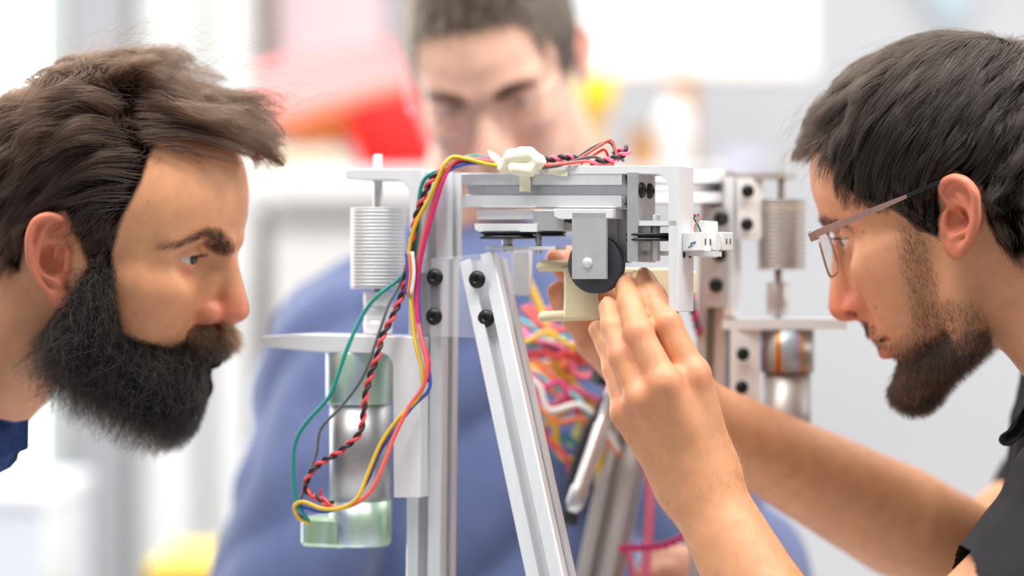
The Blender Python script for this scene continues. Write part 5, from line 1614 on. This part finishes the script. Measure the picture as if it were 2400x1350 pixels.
for i, (a, b) in enumerate(ends):
    d_ = 1.90 + rgw.uniform(-.03, .05); a, b = np.array(a, float), np.array(b, float); n_ = np.array([-(b - a)[1], (b - a)[0]]) * 0.25
    q_ = [P(*(a + (a - b) * 0.5), d_), P(*a, d_), P(*(a + (b - a) * 0.33 + n_ * rgw.uniform(-1, 1)), d_), P(*(a + (b - a) * 0.66 + n_ * rgw.uniform(-1, 1)), d_), P(*b, d_), P(*(b + (b - a) * 0.5 + n_), d_ + .02)]
    tube_between('wire', catmull(q_, 6), 0.0021 if i % 3 else 0.0030, WIRE[pal[i % len(pal)]], machine, 7)
tube_between('wire', catmull([P(1500, 1060, 1.9), P(1522, 1120, 1.9), P(1520, 1240, 1.9), P(1512, 1380, 1.9), P(1515, 1500, 1.9)], 6), 0.0036, WIRE['pink'], machine)
tube_between('wire', catmull([P(1470, 1290, 1.9), P(1482, 1340, 1.9), P(1495, 1420, 1.9)], 6), 0.0024, WIRE['pink'], machine)
def twP(pts, c1, c2, r, rad, pitch):
    p_ = catmull(pts, 12); n_ = len(p_); ss = np.concatenate([[0], np.cumsum(np.linalg.norm(np.diff(p_, axis=0), axis=1))])
    T = np.gradient(p_, axis=0); T /= np.linalg.norm(T, axis=1)[:, None]; x = np.cross(T, (0, 1, 0)); x /= np.linalg.norm(x, axis=1)[:, None]; y = np.cross(T, x); ph = ss / pitch * 2 * math.pi
    for col, o in ((c1, 0), (c2, math.pi)):
        tube_between('wire', p_ + rad * (np.cos(ph + o)[:, None] * x + np.sin(ph + o)[:, None] * y), r, WIRE[col], machine, 7)
twP([P(1452, 1285, 1.86), P(1490, 1284, 1.86), P(1530, 1282, 1.86), P(1570, 1274, 1.86), P(1612, 1252, 1.87), P(1660, 1235, 1.88)], 'magenta', 'magenta', 0.0018, 0.0016, 0.012)
twP([P(1622, 690, 1.84), P(1625, 730, 1.84), P(1634, 770, 1.85), P(1644, 800, 1.86), P(1640, 850, 1.87)], 'magenta', 'grey', 0.0018, 0.0016, 0.014)

# --- cream bobbin held between the hands
bobbin = empty('printed_bobbin', tuple(map(float, P(1370, 750, 1.71))))
tag(bobbin, 'cream plastic bobbin with peg ends, held up under the pulley wheel', 'bobbin')
BD = 1.706
def bpart(name, pts, d, depth, bev=0.0012):
    base = [P(x, y, d) for x, y in pts]; n_ = len(base); base = np.array(base)
    ar = sum(base[i - 1][0] * base[i][2] - base[i][0] * base[i - 1][2] for i in range(n_))
    if ar > 0: base = base[::-1]
    mb = MB(); mb.add(np.concatenate([base, base + (0, depth, 0)]), [list(range(n_))[::-1], list(range(n_, 2 * n_))] + [(i, (i + 1) % n_, n_ + (i + 1) % n_, n_ + i) for i in range(n_)])
    o = mb.build(name, CREAM, bobbin); bv = o.modifiers.new('bevel', 'BEVEL'); bv.width = bev; bv.segments = 2; bv.limit_method = 'ANGLE'
    return o
bpart('core', [(1316, 628), (1400, 628), (1402, 700), (1418, 744), (1322, 748), (1324, 640)], BD, 0.026)
for (x0, y0, x1, y1, r_) in ((1262, 623, 1345, 623, 0.0040), (1266, 742, 1400, 738, 0.0038)):
    a_, b_ = P(x0, y0, BD + 0.004), P(x1, y1, BD + 0.008); Lq = np.linalg.norm(b_ - a_)
    MB().lathe(a_, b_ - a_, [(-0.0012, 0.0018), (0, r_ - 0.0006), (0.0012, r_), (Lq, r_)], 20).build('peg', CREAM, bobbin)
bpart('back_plate', [(1480, 632), (1560, 628), (1632, 636), (1634, 690), (1570, 694), (1480, 680)], 1.735, 0.010)
bpart('top_rail', [(1320, 622), (1500, 628), (1500, 642), (1320, 640)], 1.735, 0.012)
# ------------------------------------------------------------------ eyeglasses
def lens_mat(op=0.16):
    m = bpy.data.materials.new('lens_glass'); m.use_nodes = True
    nt = m.node_tree; b = nt.nodes['Principled BSDF']
    b.inputs['Base Color'].default_value = (0.95, 0.97, 1.0, 1); b.inputs['Roughness'].default_value = 0.02
    b.inputs['Alpha'].default_value = op; b.inputs['Specular IOR Level'].default_value = 0.8
    return m
LENS = lens_mat()
ROSE = mat('rose_bronze_metal', (176, 140, 130), 0.34, 0.65, noise=0.03, nscale=200)
TIPB = mat('black_temple_tip', (24, 26, 30), 0.28)
def glasses(head, H, B, ear_top, ear_end, rim_r, metal, label, bar=4.0, inner=11.0, LENS=LENS):
    root = empty('eyeglasses', tuple(map(float, head.to_world((H[0], 0, H[2])))))
    tag(root, label, 'glasses')
    W = lambda p: head.to_world(np.asarray(p, float)); k = head.sc / 1000
    H = np.array(H, float); B = np.array(B, float)
    for sd in (1, -1):
        S3 = np.array([1, sd, 1])
        outer = H - (0, 2, 0); cy = (outer[1] + inner) / 2
        wrap = 5.0
        T = np.array([H[0] + wrap * 0.5, cy, H[2]])
        dn = B - T; dn[1] = 0; hgt = np.linalg.norm(dn); dn = dn / hgt
        lat = np.array([-wrap / (outer[1] - inner), 1, 0.0]); lat /= np.linalg.norm(lat)
        a = (outer[1] - inner) / 2 / lat[1]; b = hgt / 2; c = T + dn * b
        out = []
        for t in np.linspace(0, 2 * math.pi, 44, endpoint=False):
            ct, st = math.cos(t), math.sin(t); n = 3.4
            r = (abs(ct / a) ** n + abs(st / b) ** n) ** (-1 / n)
            p_ = c + lat * ct * r - dn * st * r
            p_[0] += 1.2 * (1 - ((ct * r / a) ** 2))          # slight base curve
            out.append(p_ * S3)
        out = np.array(out)
        MB().tube(W(out), rim_r * k, 8, closed=True).build('rim', metal, root)
        nrm = np.array([1, 0, 0.0]); vs = np.concatenate([W(out), W(out + nrm * 0.9), W([(c + (1.6, 0, 0)) * S3]), W([(c + (2.5, 0, 0)) * S3])]); n_ = len(out)
        fs = [(i, (i + 1) % n_, 2 * n_) for i in range(n_)] + [(n_ + (i + 1) % n_, n_ + i, 2 * n_ + 1) for i in range(n_)]
        MB().add(vs, fs, True).build('lens', LENS, root)
        # temple: deep bar in front, slim behind, black tip round the ear
        hp = (H + (1.5, 1.0, 0)) * S3; et = np.array(ear_top) * S3; ee = np.array(ear_end) * S3
        path = [hp, hp + (-5, sd * 2.5, 0.4), hp * 0.62 + et * 0.38 + (0, sd * 6.5, 0), hp * 0.25 + et * 0.75 + (0, sd * 6.5, 0)]
        for (nm, pts, hh, mt) in (('temple', path, (bar, bar, bar * 0.95, bar * 0.5), metal), ('temple_tip', [path[-1], et + (2, sd * 2, 0.4), et + (-6, 0, -1.5), (et + ee) / 2 + (0, 0, 2), ee], (bar * 0.55,) * 5, TIPB)):
            cpts = catmull(np.array(pts), 6); hs = np.interp(np.linspace(0, 1, len(cpts)), np.linspace(0, 1, len(hh)), hh); vs = []
            for q_, h_ in zip(cpts, hs):
                for (dy, dz) in ((-0.6, -h_ / 2), (0.6, -h_ / 2), (0.6, h_ / 2), (-0.6, h_ / 2)):
                    vs.append(q_ + (0, dy, dz))
            n2 = len(cpts); fs = [(3, 2, 1, 0), tuple((n2 - 1) * 4 + i for i in range(4))]
            for i in range(n2 - 1):
                for j in range(4):
                    fs.append((i * 4 + j, i * 4 + (j + 1) % 4, i * 4 + 4 + (j + 1) % 4, i * 4 + 4 + j))
            o = MB().add(W(vs), fs).build(nm, mt, root)
            bv = o.modifiers.new('bevel', 'BEVEL'); bv.width = 0.0003; bv.segments = 2
        MB().box(W(hp + (1.2, -sd * 1.0, -0.5)), (5.5 * k, 3.2 * k, (bar + 1.6) * k), head.R, 0.0004).build('hinge', metal, root)
        MB().cyl(W(hp + (2.4, -sd * 1.0, bar * 0.4)), W(hp + (2.4, -sd * 1.0, bar * 0.4 + 3.0)), 0.0011, 10, 0.0003).build('screw', STEEL, root)
        # nose pad on its wire
        pd = (c + (-5, 0, 1)) * (1, 0, 1) + np.array([0, inner - 1.5, 0]); pd = pd * S3
        MB().tube(W(catmull([(c * (1, 0, 1) + (0, inner + 0.6, 2)) * S3, pd + (1, sd * 2.5, 3), pd + (0.5, sd * 1.0, 0)], 5)), 0.45 * k, 6).build('pad_arm', metal, root)
        mb = MB(); mb.lathe(W(pd), head.R @ np.array([0.3, -sd, 0.0]), [(-0.0008, 0.0002), (-0.0006, 0.0026), (0.0002, 0.0032), (0.0009, 0.0024), (0.001, 0.0001)], 14); mb.build('nose_pad', LENS, root)
    z = H[2] - 3
    MB().tube(W(catmull([(H[0] + 5.2, inner + 0.5, z), (H[0] + 7, inner * 0.45, z + 2.2), (H[0] + 7.4, 0, z + 2.6), (H[0] + 7, -inner * 0.45, z + 2.2), (H[0] + 5.2, -inner - 0.5, z)], 6)), rim_r * 1.2 * k, 8).build('bridge', metal, root)
    return root
gH = HRp(1913, 549, 66); gB = HRp(1956, 646, 38)
glasses(HR, gH, gB, HRp(2206, 426, 80), HRp(2345, 492, 76), 0.85, ROSE, 'rose-coloured metal eyeglasses worn by the man in the dark shirt', 5.2)
glasses(HM, (91, 67, 20), (97, 38, -14), (-6, 77, 30), (-34, 74, 2), 0.5, mat('thin_grey_wire', (120, 122, 130), 0.3, 0.9), 'thin wire eyeglasses worn by the man behind the machine', 2.6, LENS=lens_mat(0.04))
# ------------------------------------------------------------------ the room
def pbox(name, x0, y0, x1, y1, d, depth, mt, parent=None, bev=0.004):
    """box whose front face fills that part of the frame at distance d"""
    a, b = P(x0, y0, d), P(x1, y1, d)
    c_ = (a + b) / 2 + np.array([0, depth / 2, 0])
    return MB().box(c_, (abs(b[0] - a[0]), depth, abs(a[2] - b[2])), None, bev).build(name, mt, parent)
WALLM = mat('wall_paint', (197, 198, 203), 0.9, noise=0.01, nscale=2)
FLOORM = mat('floor_lino', (196, 194, 190), 0.5, noise=0.04, nscale=3)
CEILM = mat('ceiling_paint', (240, 240, 240), 0.9)
def shell(name, c_, s_, m_):
    o = MB().box(c_, s_).build(name, m_); o['kind'] = 'structure'; return o
shell('floor', (0, 2, -0.05), (8, 9, 0.1), FLOORM)
shell('ceiling', (0, 2.6, 2.95), (8, 7.8, 0.1), CEILM)
shell('wall_right', (3.4, 2.6, 1.45), (0.1, 7.8, 2.9), WALLM)
# back wall with the tall window at its left end
BW = 4.3
wx = P(150, 0, BW)[0]
shell('wall_back', ((3.4 + wx) / 2, BW + 0.05, 1.45), (3.4 - wx, 0.1, 2.9), WALLM)
shell('wall_left', (-2.6, 1.2, 1.45), (0.1, 4.6, 2.9), WALLM)
PANE = mat('window_daylight', (255, 255, 255), 0.3, emit=(250, 255, 255), estr=2.6)
FRAME = mat('window_frame', (224, 232, 226), 0.5)
win = empty('window_1', (float(wx) - 0.9, BW, 0.3)); win['kind'] = 'structure'
MB().box((wx - 0.95, BW + 0.06, 1.7), (1.9, 0.02, 2.4)).build('pane', PANE, win)
MB().box((wx - 0.95, BW + 0.03, 0.45), (1.9, 0.08, 0.1)).build('sill', FRAME, win)
for xx in (wx - 0.02, wx - 1.88):
    MB().box((xx, BW + 0.02, 1.7), (0.04, 0.1, 2.4)).build('window_frame', FRAME, win)
shell('wall_back', ((wx - 2.6) / 2, BW + 0.05, 0.2), (wx + 2.6, 0.1, 0.4), WALLM)

def thing(o, label, cat, group=None):
    return tag(o, label, cat, group)
GREYP = mat('grey_paint', (168, 168, 174), 0.7); TAUPE = mat('taupe_trim', (150, 132, 124), 0.7); PINKP = mat('pale_pink_board', (222, 198, 204), 0.8)
WHITEP = mat('white_lacquer', (238, 238, 240), 0.5); SAGE = mat('sage_grey', (176, 182, 178), 0.7)
o = pbox('trim_1', 158, -600, 305, 1700, 4.15, 0.14, GREYP); o['kind'] = 'structure'
o = pbox('trim_2', 600, -600, 622, 1000, 4.15, 0.10, TAUPE); o['kind'] = 'structure'
lk = empty('locker', tuple(map(float, P(420, 1500, 4.1)))); thing(lk, 'tall white locker with two doors behind the bearded man', 'locker')
pbox('body', 318, -500, 596, 1500, 4.14, 0.14, SAGE, lk)
pbox('door', 340, -480, 462, 1480, 4.12, 0.02, WHITEP, lk); pbox('door', 500, -480, 588, 1480, 4.12, 0.02, WHITEP, lk)
o = pbox('notice_board', 640, -500, 905, 230, 4.2, 0.04, PINKP); thing(o, 'pale pink board on the wall above the red sheet', 'board')
# counter along the wall
cn = empty('counter', tuple(map(float, P(700, 1500, 3.7)))); thing(cn, 'white counter with a cream top along the back wall', 'counter')
pbox('worktop', 560, 398, 1060, 470, 3.02, 1.05, WHITEP, cn); pbox('cabinet', 640, 470, 1060, 1900, 3.08, 0.95, mat('cabinet_white', (232, 230, 230), 0.6), cn)
o = pbox('tray', 600, 352, 800, 400, 3.45, 0.3, mat('cream_tray', (246, 238, 206), 0.6), None, 0.02); thing(o, 'cream tray standing on the white counter', 'tray')
# red folded sheet
rs = empty('folded_sheet', tuple(map(float, P(800, 398, 3.3)))); thing(rs, 'red and orange folded plastic sheet on the counter', 'plastic sheet')
REDP = mat('bright_red_plastic', (236, 14, 6), 0.4); PINKR = mat('salmon_plastic', (244, 140, 140), 0.5); ORNG = mat('ochre_plastic', (196, 104, 4), 0.5)
def sheet(name, pts, mt, th=0.012):
    base = np.array([P(*q_) for q_ in pts]); n_ = len(base); nn = unit(np.cross(base[1] - base[0], base[2] - base[0]))
    mb = MB(); mb.add(np.concatenate([base, base + nn * th]), [list(range(n_))[::-1], list(range(n_, 2 * n_))] + [(i, (i + 1) % n_, n_ + (i + 1) % n_, n_ + i) for i in range(n_)])
    mb.build(name, mt, rs)
sheet('top_panel', [(572, 175, 3.30), (620, 150, 3.32), (905, 95, 3.42), (960, 210, 3.22), (660, 285, 3.10)], PINKR)
sheet('fold', [(640, 282, 3.10), (960, 200, 3.23), (985, 262, 3.26), (860, 340, 3.28), (690, 342, 3.22)], ORNG)
sheet('side_panel', [(806, 268, 3.20), (960, 215, 3.16), (1030, 392, 3.22), (846, 396, 3.24)], REDP)
# whiteboard and things on the shelf under it
wbd = empty('whiteboard', tuple(map(float, P(1640, 190, 3.9)))); thing(wbd, 'large plain whiteboard on the wall at the upper right', 'whiteboard')
pbox('panel', 1376, -420, 1902, 178, 3.72, 0.02, mat('board_white', (250, 250, 250), 0.35), wbd)
pbox('board_frame', 1368, -430, 1910, 186, 3.735, 0.02, mat('board_frame', (222, 222, 224), 0.5), wbd)
sh = empty('wall_shelf', tuple(map(float, P(1480, 395, 3.6)))); thing(sh, 'pale shelf on the wall below the whiteboard', 'shelf')
pbox('board', 1330, 398, 1720, 416, 3.45, 0.28, WHITEP, sh)
YEL = mat('yellow_plastic', (250, 208, 0), 0.5); TAN = mat('tan_card', (214, 172, 112), 0.8); BRN = mat('brown_card', (190, 136, 74), 0.8)
bt = empty('yellow_pot', tuple(map(float, P(1398, 270, 3.5)))); thing(bt, 'yellow plastic pot stacked on a tan card box', 'pot')
a_ = P(1398, 268, 3.52); MB().lathe(a_, MZ, [(0, 0.022), (0.052, 0.027), (0.054, 0.024), (0.048, 0.022), (0.006, 0.0)], 24).build('cup', YEL, bt)
MB().lathe(a_ + MZ * 0.052, MZ, [(0, 0.028), (0.006, 0.028), (0.008, 0.022)], 24).build('lid', YEL, bt)
def carton(x0, y0, x1, y1, d, mt, label):
    r_ = empty('carton', tuple(map(float, P((x0 + x1) / 2, y1, d)))); thing(r_, label, 'box')
    pbox('box_body', x0, y0 + 6, x1, y1, d, 0.1, mt, r_); pbox('flap', x0 - 3, y0, x1 + 3, y0 + 6, d - 0.004, 0.108, mt, r_, 0.001)
carton(1352, 270, 1412, 398, 3.5, TAN, 'tan card box under the yellow pot')
carton(1484, 300, 1546, 398, 3.5, BRN, 'brown card box beside the white bottle')
carton(1578, 180, 1630, 398, 3.62, BRN, 'tall brown card box behind the white bottle')
wb_o = empty('bottle', tuple(map(float, P(1578, 398, 3.48)))); thing(wb_o, 'white bottle standing on the wall shelf', 'bottle')
a_ = P(1578, 398, 3.5); MB().lathe(a_, MZ, [(0, 0.024), (0.07, 0.026), (0.085, 0.022), (0.095, 0.012)], 28).build('bottle_body', WHITEP, wb_o)
MB().lathe(a_ + MZ * 0.095, MZ, [(0, 0.013), (0.014, 0.012), (0.016, 0.008)], 20).build('cap', WHITEP, wb_o)
carton(1700, 340, 1785, 398, 3.5, mat('lavender_card', (206, 206, 226), 0.8), 'small lavender box at the end of the wall shelf')
o = pbox('wall_vent', 2190, -120, 2262, 36, 4.25, 0.03, mat('pale_blue', (190, 212, 226), 0.6)); thing(o, 'pale blue panel high on the wall above the man with glasses', 'panel')
# bench the machine stands on
tb = empty('workbench', (0, 1.9, 0)); thing(tb, 'white workbench that carries the machine', 'workbench')
MB().box((0.05, 1.95, TABLE_Z - 0.015), (1.05, 0.85, 0.03), None, 0.003).build('bench_top', WHITEP, tb)
for xx in (-0.42, 0.52):
    for yy in (1.58, 2.32):
        MB().box((xx, yy, (TABLE_Z - 0.03) / 2), (0.05, 0.05, TABLE_Z - 0.03), None, 0.003).build('leg', ALU, tb)
# pale cases by the window and a yellow one, low on the left
cs = empty('equipment_case', tuple(map(float, P(60, 1560, 3.0)))); thing(cs, 'pale blue-grey equipment case low in front of the window', 'case')
pbox('case_body', -120, 1190, 110, 1600, 3.0, 0.3, mat('pale_case', (222, 228, 240), 0.5), cs); pbox('case_lid', -124, 1150, 114, 1190, 2.99, 0.32, mat('pale_case_lid', (236, 240, 248), 0.5), cs)
cs2 = empty('equipment_case', tuple(map(float, P(430, 1560, 2.9)))); thing(cs2, 'yellow case at the lower left beside the blue shirt', 'case')
pbox('case_body', 340, 1345, 520, 1600, 2.9, 0.25, mat('yellow_case', (248, 214, 84), 0.5), cs2); pbox('case_lid', 336, 1322, 524, 1345, 2.89, 0.27, mat('yellow_case_lid', (250, 218, 96), 0.5), cs2)
# ceiling lamps
def ceiling_lamp(x, y, sx, sy, watts, where):
    r_ = empty('ceiling_lamp', (x, y, 2.9)); thing(r_, 'white ceiling lamp panel ' + where, 'lamp', 'ceiling lamps')
    MB().box((x, y, 2.875), (sx + 0.06, sy + 0.06, 0.05)).build('housing', WHITEP, r_)
    MB().box((x, y, 2.847), (sx, sy, 0.006)).build('diffuser', mat('lamp_diffuser', (255, 255, 255), 0.5, emit=(255, 252, 246), estr=3.0), r_)
    d = bpy.data.lights.new('lamp_light', 'AREA'); d.shape = 'RECTANGLE'; d.size = sx; d.size_y = sy; d.energy = watts; d.color = (1.0, 0.985, 0.95)
    o_ = bpy.data.objects.new('lamp_light', d); COL.objects.link(o_); o_.location = (x, y, 2.83); o_.parent = r_; o_.matrix_parent_inverse = Matrix.Translation(-r_.location)
for (x, y, wt, where) in ((-0.7, 1.2, 28, 'above the bearded man'), (0.8, 1.2, 28, 'above the man with glasses'), (-0.7, 2.9, 12, 'between the window and the locker'), (0.9, 2.9, 12, 'in front of the whiteboard')):
    ceiling_lamp(x, y, 1.2, 0.6, wt, where)
